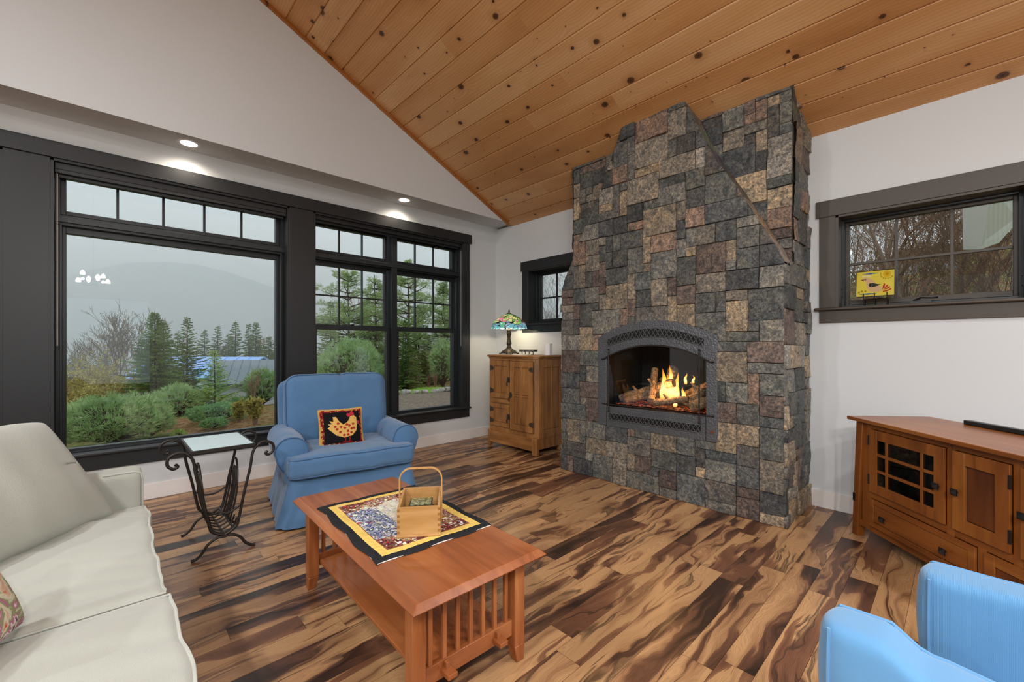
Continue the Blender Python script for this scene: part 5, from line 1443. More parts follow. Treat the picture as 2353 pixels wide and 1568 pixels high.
mb = MB(); mb.rbox((1.645, -.27, .18), (.40, .66, .16), .02, (6, 6, 6)); obj('base', mb, lbp, ch, world=True, smooth=180)
mb = MB(); mb.rbox((1.645, -.33, .30), (.385, .60, .09), .04, (16, 16, 8)); obj('seat_cushion', mb, lb, ch, world=True, smooth=180)
mb = MB(); mb.rbox((1.645, -.72, .50), (.70, .20, .80), .06, (16, 8, 16)); obj('back', mb, lb, ch, world=True, smooth=180)
for x in (1.35, 1.93):
    for y in (-.7, -.02):
        mb = MB(); mb.tube([(x, y, 0), (x, y, .105)], [.018, .025], 10); obj('leg', mb, M['console_z'], ch, world=True)
# ------------------------------------------------------------ outside: ground
def sstep(x, a, b): t = max(0, min(1, (x - a) / (b - a))); return t * t * (3 - 2 * t)
def zg(x, y):
    z = -.36 - .075 * max(0, 4.5 - x) * sstep(y, 5, 11) - .14 * max(0, y - 14.5) * sstep(14 - x, 0, 8) - .06 * max(0, y - 14.5)
    z += .21 * max(0, x - 6.5) * sstep(11 - y, 0, 7)
    z = max(z, -6.0)
    z += .07 * nz((x, y, 0), .5) + .03 * nz((x, y, 3), 1.7)
    return z
g = G('leaf_litter_ground'); v = g.co()
n1 = g.noise(v, .55, 5, .6, .4); n2 = g.noise(v, 9, 5, .7); n3 = g.noise(v, 30, 3, .7)
br = g.ramp(n2, [(.3, '#4b3826'), (.48, '#8a6240'), (.6, '#a88660'), (.72, '#6b6a3c')]); gr = g.ramp(n2, [(.3, '#4c5a2c'), (.6, '#7f8c48')])
g.set(g.mix(g.ramp(n1, [(.46, (0, 0, 0, 1)), (.6, (1, 1, 1, 1))]), br, gr), .95, .1); g.bump(g.math('ADD', n2, n3), .9, .06); M['ground'] = g.m
mb = MB(); rows = []
xs = [-40 + 1.0 * i for i in range(0, 111)]; ys = [-16 + 1.0 * i for i in range(0, 92)]
xs = [x for x in xs]; 
for y in ys:
    for x in xs: mb.v.append((x, y, zg(x, y) if (x > 4.6 or y > 5.1) or True else -.5))
nx_ = len(xs)
for j in range(len(ys) - 1):
    for i in range(nx_ - 1):
        a = j * nx_ + i
        if -6.5 < xs[i] < 4.6 and -6 < ys[j] < 4.4:
            pass
        mb.f.append((a, a + 1, a + nx_ + 1, a + nx_)); mb.c.append(None); mb.mi.append(0)
struct(obj('ground', mb, M['ground'], smooth=180))
g = G('gravel'); n = g.noise(g.co(), 14, 5, .75); g.set(g.ramp(n, [(.35, '#55493f'), (.6, '#8b7c6d')]), .95, .1); g.bump(n, .8, .03); M['gravel'] = g.m
g = G('lawn'); n = g.noise(g.co(), 6, 5, .75); g.set(g.ramp(n, [(.35, '#4f6f24'), (.6, '#7da03c')]), .95, .1); g.bump(n, .8, .03); M['lawn'] = g.m
def patch(nm, pts, mat, dz):
    mb = MB(); P = [Vector(p) for p in pts]; c = sum(P, Vector()) / len(P); n = len(P); rings = 8
    mb.v.append((c.x, c.y, zg(c.x, c.y) + dz))
    for r in range(1, rings + 1):
        for p in P: q = c.lerp(p, r / rings); mb.v.append((q.x, q.y, zg(q.x, q.y) + dz - (.10 if r == rings else 0)))
    for k in range(n): mb.f.append((0, 1 + k, 1 + (k + 1) % n))
    for r in range(rings - 1):
        for k in range(n): mb.f.append((1 + r * n + k, 1 + (r + 1) * n + k, 1 + (r + 1) * n + (k + 1) % n, 1 + r * n + (k + 1) % n))
    mb.c = [None] * len(mb.f); mb.mi = [0] * len(mb.f)
    return struct(obj(nm, mb, mat, smooth=180))
def GP(u, v, it=14):
    "point of the ground seen at a pixel"
    t = 10.0
    for k in range(40):
        p = PX(u, v, t); e = p.z - zg(p.x, p.y)
        if v > 800: t += e * F / (v - 795) * .6
        t = max(5, min(60, t))
    p = PX(u, v, t); return Vector((p.x, p.y, zg(p.x, p.y)))
edge = [GP(u, v) for u, v in ((862, 916), (900, 909), (945, 907), (990, 906), (1020, 901), (1060, 899), (1110, 897))]
near = [GP(u, v) for u, v in ((1100, 990), (980, 1010), (850, 1000))]
patch('ground_gravel', edge + near, M['gravel'], .05)
patch('ground_lawn', [GP(u, v) for u, v in ((845, 907), (905, 897), (960, 893), (1020, 893), (1080, 893), (1120, 896), (1060, 899), (1020, 901), (990, 906), (945, 907), (900, 909), (862, 914))], M['lawn'], .06)
M['rock'] = (lambda g: g.set(g.ramp(g.noise(g.co(), 9, 5, .6), [(.35, '#77716a'), (.6, '#b4ada2')]), .9, .2))(G('field_stone'))
def rock(r, seed):
    mb = MB(); mb.rbox((0, 0, 0), (r * 2.2, r * 1.5, r * 1.2), r * .5, 5, lambda p: p * (1 + .35 * mnoise.noise(Vector(p) * (1.2 / r) + Vector((seed, 0, 0))))); return mb
rr = random.Random(2); k = 0; protos = []
segs = list(zip(edge[:-1], edge[1:])); tot = 0
for a, b in segs:
    L = (b - a).length; n = max(2, int(L / .30))
    for i in range(n):
        p = a.lerp(b, (i + .5) / n)
        if len(protos) < 4:
            o = obj('edging_stone', rock(.12, len(protos) * 9), M['rock'], smooth=60); tag(o, 'grey fieldstone in the row edging the gravel outside the right windows', 'stone', 'fieldstones edging the gravel'); protos.append(o)
        else: o = rr.choice(protos).copy(); C.objects.link(o)
        o.location = (p.x + rr.uniform(-.04, .04), p.y + rr.uniform(-.04, .04), p.z + .09); o.rotation_euler = (0, 0, math.atan2(b.y - a.y, b.x - a.x) + rr.uniform(-.3, .3)); s = rr.uniform(.8, 1.25); o.scale = (s, s, s)

# ------------------------------------------------------------ foliage
def leafmat(name, lo, mid, hi, sc=1.4):
    g = G(name); n = g.noise(g.co(), sc, 4, .6); n2 = g.noise(g.co(), 40, 2)
    c = g.ramp(g.math('ADD', g.math('MULTIPLY', n, .6), g.math('MULTIPLY', n2, .4)), [(.35, lo), (.5, mid), (.65, hi)])
    g.set(c, .75, .15)
    tl = g.n('ShaderNodeBsdfTranslucent'); g.lk(c, tl.inputs[0]); mx = g.n('ShaderNodeMixShader'); mx.inputs[0].default_value = .35
    g.lk(g.b.outputs[0], mx.inputs[1]); g.lk(tl.outputs[0], mx.inputs[2]); g.lk(mx.outputs[0], g.out.inputs[0]); return g.m
M['spruce'] = leafmat('spruce_needles', '#4c5f34', '#6c8447', '#93a85a')
M['fir'] = leafmat('young_fir_needles', '#7d9a54', '#a3bd66', '#c0d07e')
M['wpine'] = leafmat('white_pine_needles', '#728758', '#97ab6e', '#bccb8c')
M['shrubpine'] = leafmat('soft_pine_needles', '#7f9c62', '#a6c084', '#c8d8a0')
M['juniper'] = leafmat('low_evergreen', '#668a58', '#8bae72', '#adc688')
M['yshrub'] = leafmat('budding_yellow_leaves', '#93863e', '#b0a258', '#c8ba78')
M['moss'] = leafmat('moss', '#5b7030', '#7c8f3c', '#93a553')
M['bark'] = flat('tree_bark', '#5a4f45', .95, .1, var=.25, vs=8)
M['palebark'] = flat('pale_bark', '#86786a', .95, .1, var=.2, vs=8)
M['twig'] = flat('reddish_twigs', '#8b6f5c', .95, .1, var=.15, vs=8)
def quadleaf(mb, p, d, L, W, rnd):
    s = d.cross(Vector((rnd.uniform(-1, 1), rnd.uniform(-1, 1), rnd.uniform(-1, 1))))
    if s.length < 1e-3: return
    s.normalize(); b = len(mb.v); m = p + d * (L * .55); q = p + d * L
    mb.v += [tuple(p), tuple(m + s * W), tuple(q), tuple(m - s * W)]; mb.f.append((b, b + 1, b + 2, b + 3)); mb.c.append(None); mb.mi.append(0)
def spruce(H, Rb, seed, nb=26, dens=1.0, droop=.25, leaf=.10, thin=1.0):
    rnd = random.Random(seed); mb = MB(); tk = MB(); total = int(nb * 9 * dens)
    for i in range(total):
        f = ((i + rnd.random()) / total) ** 1.15; z = H * (.04 + .94 * f); r = Rb * (1 - f) ** .95 * rnd.uniform(.62, 1.12) + .04
        a = i * 2.399 + rnd.uniform(-.4, .4); up = .22 - droop * (1 - f) + rnd.uniform(-.10, .10); ca, sa = math.cos(a), math.sin(a)
        e = (ca * r, sa * r, z + up * r)
        if i % 2 == 0: tk.tube([(0, 0, z), e], [.010 * thin, .003], 3, caps=False)
        steps = max(2, int(r / .07))
        for s_ in range(steps + 1):
            t = (s_ + .5) / (steps + .5); q = Vector((ca * r * t, sa * r * t, z + up * r * t * (.5 + .5 * t))); wsp = r * .42 * (1.1 - t)
            for m in range(4):
                side = rnd.choice((-1, 1)); k = rnd.uniform(.3, 1.2)
                d = Vector((ca - side * sa * k, sa + side * ca * k, rnd.uniform(-.35, .25))).normalized()
                quadleaf(mb, q, d, leaf * rnd.uniform(.6, 1.2) + wsp * rnd.uniform(.2, .6), leaf * .2, rnd)
    for m in range(14): quadleaf(mb, Vector((0, 0, H * rnd.uniform(.9, .97))), Vector((rnd.uniform(-.6, .6), rnd.uniform(-.6, .6), 1)).normalized(), leaf * 1.6, leaf * .12, rnd)
    tk.tube([(0, 0, -.5), (0, 0, H * .5), (0, 0, H)], [.016 * H, .010 * H, .006], 7)
    return mb, tk
def whitepine(H, Rb, seed, lean=0, base=.25):
    rnd = random.Random(seed); mb = MB(); tk = MB(); P = [(lean * (k / 8) ** 2, .08 * math.sin(k), H * k / 8) for k in range(9)]; P[0] = (0, 0, -.6)
    tk.tube(P, [.016 * H * (1 - k / 9.5) for k in range(9)], 7); z = H * base
    while z < H * .98:
        f = (z / H - base) / (1 - base); r = Rb * (math.sin(math.pi * min(1, .25 + f * .75)) ** .7) * rnd.uniform(.65, 1.15) * (1.05 - f * .45)
        n = rnd.randint(3, 6); a0 = rnd.random() * 6.3
        for k in range(n):
            a = a0 + 2 * math.pi * k / n + rnd.uniform(-.5, .5); rl_ = r * rnd.uniform(.4, 1.25); up = rnd.uniform(-.02, .5)
            c0 = Vector((lean * (z / H) ** 2, 0, z)); e = c0 + Vector((math.cos(a) * rl_, math.sin(a) * rl_, rl_ * up))
            tk.tube([c0, c0.lerp(e, .5) - Vector((0, 0, .03 * rl_)), e], [.03, .02, .006], 4, caps=False)
            nt_ = max(4, int(rl_ / .10))
            for s in range(nt_):
                t = .35 + .65 * (s + 1) / nt_; q0 = c0.lerp(e, t)
                for b_ in range(3):
                    q = q0 + Vector((-math.sin(a), math.cos(a), 0)) * rnd.uniform(-1, 1) * rl_ * .30 * (1.15 - abs(t - .75)) + Vector((math.cos(a), math.sin(a), 0)) * rnd.uniform(-.05, .05) + Vector((0, 0, rnd.uniform(-.10, .16)))
                    for m in range(9):
                        d = Vector((math.cos(a) * .5 + rnd.uniform(-1, 1), math.sin(a) * .5 + rnd.uniform(-1, 1), rnd.uniform(-.1, .9))).normalized(); quadleaf(mb, q, d, rnd.uniform(.11, .19), .009, rnd)
        z += H * rnd.uniform(.022, .065)
    return mb, tk
def bushpine(rx, rz, seed, n=420, L=.13, W=.006, tufts=11, stem=True):
    rnd = random.Random(seed); mb = MB(); tk = MB()
    for i in range(n):
        a = rnd.random() * 6.283; u = rnd.uniform(-.5, 1); rr_ = math.sqrt(max(0, 1 - max(0, u) ** 2)) * (1 if u > 0 else 1 + u * .5); k = rnd.uniform(.55, 1) ** .5
        lump = 1 + .28 * mnoise.noise(Vector((math.cos(a) * 2, math.sin(a) * 2, u * 2 + seed)))
        p = Vector((rx * rr_ * k * math.cos(a) * lump, rx * rr_ * k * math.sin(a) * lump, rz * (.45 + .55 * u * k * lump)))
        out = Vector((math.cos(a) * rr_, math.sin(a) * rr_, .35 + max(0, u))).normalized()
        for m in range(tufts):
            d = (out + Vector((rnd.uniform(-1, 1), rnd.uniform(-1, 1), rnd.uniform(-.7, 1))) * .75).normalized(); quadleaf(mb, p, d, L * rnd.uniform(.6, 1.15), W, rnd)
        if stem and i % 7 == 0: tk.tube([(0, 0, .05), tuple(p * .5 + Vector((0, 0, .05))), tuple(p)], [.02, .012, .004], 3, caps=False)
    tk.tube([(0, 0, -.4), (0, 0, rz * .6)], [.04, .02], 6)
    return mb, tk
def bare(H, seed, spread=.55, depth=6, r0=None, up=.15, nb=(2, 3), mn=.004, trunk=.28, shr=(.5, .68)):
    rnd = random.Random(seed); mb = MB()
    def rec(p, d, L, r, k):
        n = 3 if k > 2 else 4; pts = [p]; q = p; dd = d
        for s in range(3):
            dd = (dd + Vector((rnd.uniform(-1, 1), rnd.uniform(-1, 1), rnd.uniform(-.6, 1))) * .13 + Vector((0, 0, up * .12))).normalized(); q = q + dd * (L / 3); pts.append(q)
        mb.tube(pts, [r, r * .9, r * .8, r * .7], n if k > 1 else 7, caps=False)
        if k >= depth: return
        for b in range(rnd.randint(*nb) + (1 if k == 0 else 0)):
            s = dd.cross(Vector((rnd.uniform(-1, 1), rnd.uniform(-1, 1), rnd.uniform(-1, 1)))).normalized(); a = rnd.uniform(.25, 1) * spread
            nd = (dd * math.cos(a) + s * math.sin(a) + Vector((0, 0, up * .5))).normalized()
            st = pts[-1] if (b < 2) else pts[rnd.randint(1, 2)]
            rec(st, nd, L * rnd.uniform(.62, .9), max(mn, r * rnd.uniform(*shr)), k + 1)
    rec(Vector((0, 0, -.4)), Vector((0, 0, 1)), H * trunk, r0 or H * .022, 0); return mb
def plant(nm, label, cat, parts, loc, group=None, rz=0, sc=1):
    t = thing(nm, label, cat, loc, rz, group); t.scale = (sc, sc, sc) if not hasattr(sc, '__len__') else sc
    for pn, mb, mt in parts:
        if pn: obj(pn, mb, mt, t, smooth=0)
    return t
def base(u, v, t): p = PX(u, v, t); return (p.x, p.y, min(p.z, zg(p.x, p.y)))
def at(u, t): p = PX(u, 795, t); return (p.x, p.y, zg(p.x, p.y))

def conifer(u, t, vtop, wpx, seed, label, mat='spruce', nb=26, dens=1, droop=.3, kind='spruce_tree', group=None, leaf=.1):
    b = at(u, t); top = CAMZ + (795 - vtop) * t / F; H = top - b[2]; Rb = wpx * t / F / 2 * 1.3
    mb, tk = spruce(H, Rb, seed, nb, dens, droop, leaf)
    return plant(kind, label, 'tree', (('foliage', mb, M[mat]), ('trunk', tk, M['bark'])), b, group)
conifer(356, 15, 714, 150, 1, 'full dark green spruce tree in front of the blue roof, tallest left of centre', nb=34, dens=1.25, leaf=.09)
conifer(376, 18, 735, 120, 2, 'spruce tree close behind the full dark spruce, its tip just lower on the right', nb=26, dens=1)
conifer(430, 19, 726, 112, 3, 'open-branched narrow spruce tree in the middle of the picture window', nb=26, dens=.95, droop=.15)
conifer(493, 12.5, 802, 82, 4, 'small bright young fir with thin leader in front of the grey roof', 'fir', 15, .8, -.1, 'fir_tree', leaf=.07)
for i, (u, vt, w_, t) in enumerate(((408, 760, 84, 38.5), (470, 756, 92, 39), (500, 746, 84, 40), (541, 736, 90, 38), (572, 742, 50, 38), (588, 738, 80, 39), (618, 772, 64, 38), (525, 764, 76, 40.5))):
    conifer(u, t, vt, w_, 20 + i, ['spruce behind the blue roof, just left of the open-branched spruce', 'spruce in the far row, first right of the open-branched spruce', 'spruce in the far row above the small bright fir', 'darkest pointed spruce in the far row above the roofs', 'very thin spruce in the far row right of the darkest one', 'tall irregular spruce in the far row near the window post', 'short last spruce of the far row beside the window post', 'low spruce in the far row between two taller ones'][i], nb=20, dens=.85, leaf=.20, group='spruces in the row beyond the roofs')
# soft pines and low shrubs on the slope
def shrub(u, vb, t, wpx, hpx, seed, label, mat='shrubpine', n=420, L=.13, W=.006, kind='pine_shrub', tufts=11):
    x, y, z = at(u, t); z0 = CAMZ + (795 - vb) * t / F; z0 = max(z0, z - .5)
    mb, tk = bushpine(wpx * t / F / 2, hpx * t / F, seed, n, L, W, tufts)
    return plant(kind, label, 'shrub', (('foliage', mb, M[mat]), ('stem', tk, M['bark'])), (x, y, z))
shrub(262, 1025, 8.6, 200, 108, 1, 'large soft pine shrub filling the lower left of the picture window', n=1500, L=.13)
shrub(345, 1000, 9.0, 80, 80, 9, 'rounded pine shrub joined to the right side of the large one', n=420, L=.13)
shrub(190, 1010, 9.6, 90, 70, 10, 'pine shrub at the left frame behind the large one', n=380, L=.13)
shrub(240, 965, 12.5, 210, 78, 2, 'broad pine shrub behind the large one, left of the spruces', n=1300, L=.15, W=.008)
shrub(412, 950, 12.0, 92, 70, 3, 'round mop-headed little pine in the middle of the picture window', n=520, L=.14)
shrub(500, 965, 10.6, 120, 42, 4, 'low spreading green bush on the brown slope', 'juniper', 420, .10, .009, 'low_bush')
shrub(492, 985, 9.6, 48, 22, 5, 'small blue-green bush low on the slope, nearest the sill', 'juniper', 160, .08, .008, 'low_bush')
shrub(560, 915, 14, 60, 26, 16, 'low green bush below the grey roof', 'juniper', 220, .12, .01, 'low_bush')
shrub(605, 935, 13.5, 74, 80, 6, 'green pine bush rising beside the window post', 'shrubpine', 520, .15, .008)
shrub(806, 905, 16.5, 150, 135, 7, 'big round soft pine behind the blue armchair, left sash of the pair', 'shrubpine', 1700, .17, .007, 'pine_shrub')
shrub(928, 885, 18.5, 46, 58, 8, 'small pine shrub in the lower right sash, left of centre', 'shrubpine', 330, .13, .007)
shrub(1016, 890, 17.8, 56, 112, 12, 'yellow-green pine shrub at the right frame of the right sash', 'shrubpine', 560, .15, .007)
shrub(745, 870, 19, 70, 40, 13, 'low pine bush at left of the double-hung windows', 'shrubpine', 420, .16, .009)
shrub(885, 880, 18.5, 60, 60, 14, 'pine bush in front of the centre mullion of the paired windows', 'shrubpine', 380, .16, .009)
shrub(410, 1000, 9.0, 24, 14, 15, 'tiny yellow-green seedling on the brown slope', 'fir', 50, .07, .006, 'seedling', 8)
# white pines
for (u, t, vt, w_, sd, lb_, bs) in ((800, 19, 622, 190, 31, 'tall white pine with flat layered limbs, left in the double-hung windows', .3), (862, 21, 632, 110, 32, 'white pine right of the tall layered one, by the centre mullion', .3),
                         (938, 20, 600, 170, 33, 'tallest white pine, its tip reaching the right transom', .35), (1020, 19, 655, 130, 34, 'white pine at the right frame of the right sash', .25)):
    b = at(u, t); H = CAMZ + (795 - vt) * t / F - b[2]
    mb, tk = whitepine(H, w_ * t / F / 2, sd, 0, bs); plant('white_pine', lb_, 'tree', (('foliage', mb, M['wpine']), ('trunk', tk, M['bark'])), b)
conifer(932, 17, 735, 66, 35, 'narrow olive-green spruce in the right sash below the tallest pine', 'spruce', 22, .9, .2)
conifer(760, 25, 690, 80, 41, 'hazy spruce at far left behind the layered white pine', 'spruce', 20, .8, .2, leaf=.15)
conifer(838, 26, 700, 90, 42, 'hazy spruce filling the gap between the two left white pines', 'spruce', 20, .8, .2, leaf=.15)
conifer(900, 25, 690, 80, 43, 'hazy spruce behind the centre mullion', 'spruce', 20, .8, .2, leaf=.15)
conifer(962, 24, 700, 90, 44, 'hazy spruce right behind the tallest pine', 'spruce', 20, .8, .2, leaf=.15)
conifer(1035, 25, 700, 90, 45, 'hazy spruce at the right frame behind the last pine', 'spruce', 20, .8, .2, leaf=.15)
conifer(985, 22, 770, 90, 36, 'dark spruce low between the pines in the right sash', 'spruce', 18, .9, .2)
# bare trees and brush
def bt_(u, t, H, seed, label, mat='palebark', depth=7, spread=.6, nm='bare_tree', mn=.008, z=None, up=.1, trunk=.26, dy=0):
    b = at(u, t) if z is None else (*PX(u, 795, t)[:2], z)
    return plant(nm, label, 'tree', (('branches', bare(H, seed, spread, depth, None, up, (2, 3), mn, trunk), M[mat]),), b)
bt_(262, 21, 5.7, 5, 'large spreading bare tree at left of the picture window', depth=8, spread=.62, mn=.009, trunk=.30)
bt_(175, 20, 5.6, 6, 'bare tree partly cut off by the left frame of the picture window', depth=7, spread=.7)
bt_(530, 44, 7.6, 7, 'bare tree among the far spruces above the roofs', 'palebark', 7, .5, mn=.014)
bt_(460, 43, 6.6, 17, 'reddish bare tree in the far row right of the open-branched spruce', 'twig', 7, .55, mn=.014)
bt_(605, 43, 6.4, 18, 'reddish bare tree in the far row near the window post', 'twig', 7, .55, mn=.014)
bt_(310, 24, 4.6, 8, 'bare reddish tree behind the full spruce on its left', 'twig', 7, .6, mn=.010)
bt_(1050, 24, 6.5, 9, 'thin bare tree between the white pines', 'palebark', 6, .5, mn=.01)
bt_(880, 26, 6.5, 10, 'thin bare tree behind the centre mullion of the paired windows', 'palebark', 6, .5, mn=.01)
def brush(u, t, H, seed, label, mat='twig', n=16, leaf=None):
    rnd = random.Random(seed); mb = MB(); lf = MB(); b = at(u, t)
    for k in range(n):
        a = rnd.random() * 6.28; L = H * rnd.uniform(.6, 1.05); lean = rnd.uniform(.1, .6)
        e = Vector((math.cos(a) * lean * L * .6, math.sin(a) * lean * L * .6, L)); m = e * .5 + Vector((0, 0, .08 * L))
        mb.tube([(0, 0, -.2), m, e], [.013, .009, .004], 3, caps=False)
        for j in range(7):
            f = rnd.uniform(.35, 1); p = Vector((0, 0, 0)).lerp(m, min(1, f * 2)) if f < .5 else m.lerp(e, (f - .5) * 2)
            d = Vector((rnd.uniform(-1, 1), rnd.uniform(-1, 1), rnd.uniform(0, 1.2))) * L * .22; mb.tube([p, p + d], [.005, .002], 3, caps=False)
            if leaf:
                for q in range(9): quadleaf(lf, p + d * rnd.random(), Vector((rnd.uniform(-1, 1), rnd.uniform(-1, 1), rnd.uniform(-1, 1))).normalized(), .085, .028, rnd)
    return plant('twiggy_shrub', label, 'shrub', (('stems', mb, M[mat]), ('leaves' if leaf else None, lf, M[leaf] if leaf else None)), b)
brush(578, 12.5, 1.05, 1, 'reddish leafless shrub in front of the white wall of the grey-roofed building')
brush(586, 9.8, .55, 2, 'sparse yellow-budded twigs low beside the armchair back', 'twig', 22, 'yshrub')
brush(550, 10.2, .42, 12, 'sparse twiggy tuft on the slope left of the yellow-budded twigs', 'twig', 16, 'yshrub')
for i, (u, t, H) in enumerate(((165, 16, 3.0), (195, 15, 2.7), (222, 16.5, 3.0), (250, 16, 2.6), (280, 15.5, 2.1), (175, 14, 2.0), (205, 13.5, 1.5), (240, 14, 1.7), (268, 18, 2.8))):
    brush(u, t, H, 30 + i, ['tall yellow-leafed brush at the left frame of the picture window', 'yellow-leafed brush second from the left frame', 'tall thin brush under the large bare tree', 'brush with tan twigs right of the bare tree trunk', 'low brush beside the full spruce', 'short brush low at the left frame', 'lowest short brush in the left thicket', 'green-tinged short brush in front of the thicket', 'far brush directly behind the bare tree'][i], 'twig', 26, 'yshrub')
for i, (u, t) in enumerate(((800, 17.6), (860, 17.2), (893, 17), (960, 17.2), (985, 17.6), (1045, 17.4), (940, 17.3), (1000, 17.1))):
    brush(u, t, .55, 50 + i, 'low rust-brown brush along the edge of the lawn', 'twig', 20)
    C.objects[-1] if False else None
for o in [o for o in C.objects if o.get('label') == 'low rust-brown brush along the edge of the lawn']: o['group'] = 'rust-brown brush along the lawn'
# dark wooded hill edge in mid distance, each tree its own
rt_ = random.Random(9); mbf, tkf = spruce(6.0, 1.5, 77, 14, .55, .2, .32); far = plant('far_spruce', 'hazy spruce on the far hillside', 'tree', (('foliage', mbf, M['spruce']), ('trunk', tkf, M['bark'])), (*at(735, 60)[:2], -5), 'hazy far hillside trees')
for k in range(34):
    u = rt_.uniform(150, 1100); t = rt_.uniform(50, 75); p = PX(u, 795, t); dup(far, (p.x, p.y, -6.3 + (t - 50) * .05), rt_.random() * 6, None, rt_.uniform(.7, 1.1))
# buildings
def gable_house(nm, label, corners, zb, ze, zr, roofm, wallm, over=.3, seams=0, ribs=.4):
    "corners A, B: ends of the near eave; D: depth vector"
    A, B, D = [Vector(q) for q in corners]; t = thing(nm, label, 'building', tuple((A + B) / 2 + D / 2)[:2] + (zb,)); X = (B - A).normalized(); Y = D.normalized()
    def P(p, z): return (p.x, p.y, z)
    m0, m1 = A + D / 2, B + D / 2
    mb = MB(); mb.hexa([P(A, zb), P(B, zb), P(B + D, zb), P(A + D, zb)], [P(A, ze), P(B, ze), P(B + D, ze), P(A + D, ze)]); mb.add([P(A, ze), P(A + D, ze), P(m0, zr - .1)], [(0, 1, 2)]); mb.add([P(B, ze), P(B + D, ze), P(m1, zr - .1)], [(0, 2, 1)])
    obj('walls', mb, wallm, t, world=True, smooth=0)
    mb = MB(); a, b = A - X * over, B + X * over
    for e0, s in ((a - Y * over, 1), (a + D + Y * over, -1)):
        e1_ = e0 + X * (b - a).length; r0, r1 = a + D / 2, b + D / 2; th = .08; zz = ze - .12
        mb.hexa([P(e0, zz), P(e1_, zz), P(r1, zr), P(r0, zr)], [P(e0, zz + th), P(e1_, zz + th), P(r1, zr + th), P(r0, zr + th)])
        n = int((b - a).length / ribs)
        for k in range(n + 1):
            q = e0 + X * ((b - a).length * k / n); r = r0 + X * ((b - a).length * k / n); mb.bar(Vector(P(q, zz + th + .015)), Vector(P(r, zr + th + .015)), .03, .04)
    obj('roof', mb, roofm, t, world=True, smooth=0); return t
M['blueroof'] = flat('blue_metal_roof', '#86aee6', .35, .5, .1); M['greyroof'] = flat('grey_standing_seam_roof', '#6f777d', .4, .5, .3); M['whitewall'] = flat('white_siding', '#c9cccb', .7, .3); M['brownroof'] = flat('brown_shingle_roof', '#6d645c', .9, .2)
p0, p1 = PX(415, 883, 22), PX(760, 883, 22)
q0 = PX(415, 831, 25)
Y_ = (FW - RT * .487).normalized(); Xd = (RT + FW * .487).normalized(); p0 = PX(492, 883, 21.5); p1 = p0 + Xd * 8.5; X_ = Xd
gh = gable_house('long_shed', 'long building with grey standing-seam roof and white wall beyond the slope', (Vector((p0.x, p0.y, 0)), Vector((p1.x, p1.y, 0)), Y_ * 5), -3.4, -.58, .42, M['greyroof'], M['whitewall'], .3)
mb = MB(); w_ = (Vector((p0.x, p0.y, 0)).lerp(Vector((p1.x, p1.y, 0)), .45)) - Y_ * .03
Xn = X_.normalized(); mb.obox((w_.x, w_.y, -1.05), (.5, .06, .28), Matrix((Xn, Y_, Vector((0, 0, 1)))).transposed()); obj('window', mb, M['sash'], gh, world=True)
p0, p1 = PX(292, 868, 31.5), PX(535, 868, 31); X_ = p1 - p0; X_.z = 0; Y_ = X_.normalized().cross(Vector((0, 0, -1))); Y_ = -Y_ if Y_.y < 0 else Y_
gable_house('house', 'house with light blue metal roof behind the spruces', (Vector((p0.x, p0.y, 0)), Vector((p1.x, p1.y, 0)), Y_ * 6), -5.5, -1.0, .36, M['blueroof'], M['whitewall'], .35, ribs=.9)
p0, p1 = PX(725, 825, 48), PX(792, 825, 44); X_ = p1 - p0; X_.z = 0; Y_ = X_.normalized().cross(Vector((0, 0, -1))); Y_ = -Y_ if Y_.y < 0 else Y_
gable_house('far_house', 'small distant house with pale roof, left in the double-hung windows', (Vector((p0.x, p0.y, 0)), Vector((p1.x, p1.y, 0)), Y_ * 5), -5, -.9, -.1, M['whitewall'], M['brownroof'], .3)

# hillside, trees and eaves outside the small windows
def pxX(u, v, X): d = FW + RT * ((u - 1176.5) / F) + UP * ((795 - v) / F); return Vector((0, 0, CAMZ)) + d * (X / d.x)
spots = [(1965, 11, 6.5, 101, .03), (2098, 10.5, 8.0, 102, 0), (2172, 12, 9, 103, 0), (2240, 13, 8, 104, 0), (2290, 9, 4.6, 105, 0), (2335, 15, 8, 106, 0), (2020, 15, 8, 107, 0), (2130, 19, 9, 108, 0), (2205, 22, 9, 109, 0), (2060, 13, 6, 110, 0)]
lbs = ['bare tree at left in the right-hand small window', 'pale bare tree with straight trunk in the middle pane of the small window', 'bare tree behind the muntin of the right-hand small window', 'bare tree below the white eave outside the small window', 'gnarled bare tree low in the right pane of the small window', 'bare tree at the right edge of the small window', 'far bare tree between the two left ones in the small window', 'far bare tree right of the straight trunk', 'far bare tree under the eave panel', 'slender bare tree just left of the straight trunk']
for i, (u, X, H, sd, _) in enumerate(spots):
    p = pxX(u, 795, X); plant('bare_tree', lbs[i], 'tree', (('branches', bare(H, sd, .68, 8, H * .0105, .05, (2, 3), .0028, .22, (.42, .62)), M['palebark' if i % 2 else 'bark']),), (p.x, p.y, zg(p.x, p.y)))
for i, (u, X, H, lb_) in enumerate(((1262, 9, 5.2, 'bare tree in the small window left of the chimney'), (1295, 12, 6.0, 'second bare tree in the small window left of the chimney'))):
    p = pxX(u, 795, X); plant('bare_tree', lb_, 'tree', (('branches', bare(H, 120 + i, .6, 7, H * .009, .1, (2, 3), .0028, .22, (.42, .62)), M['palebark']),), (p.x, p.y, zg(p.x, p.y)))
def bush_at(u, X, r, h, seed, label, mat='moss', n=420):
    p = pxX(u, 795, X); mb, tk = bushpine(r, h, seed, n, .14, .012, 7); plant('low_bush', label, 'shrub', (('foliage', mb, M[mat]), ('stem', tk, M['bark'])), (p.x, p.y, zg(p.x, p.y)))
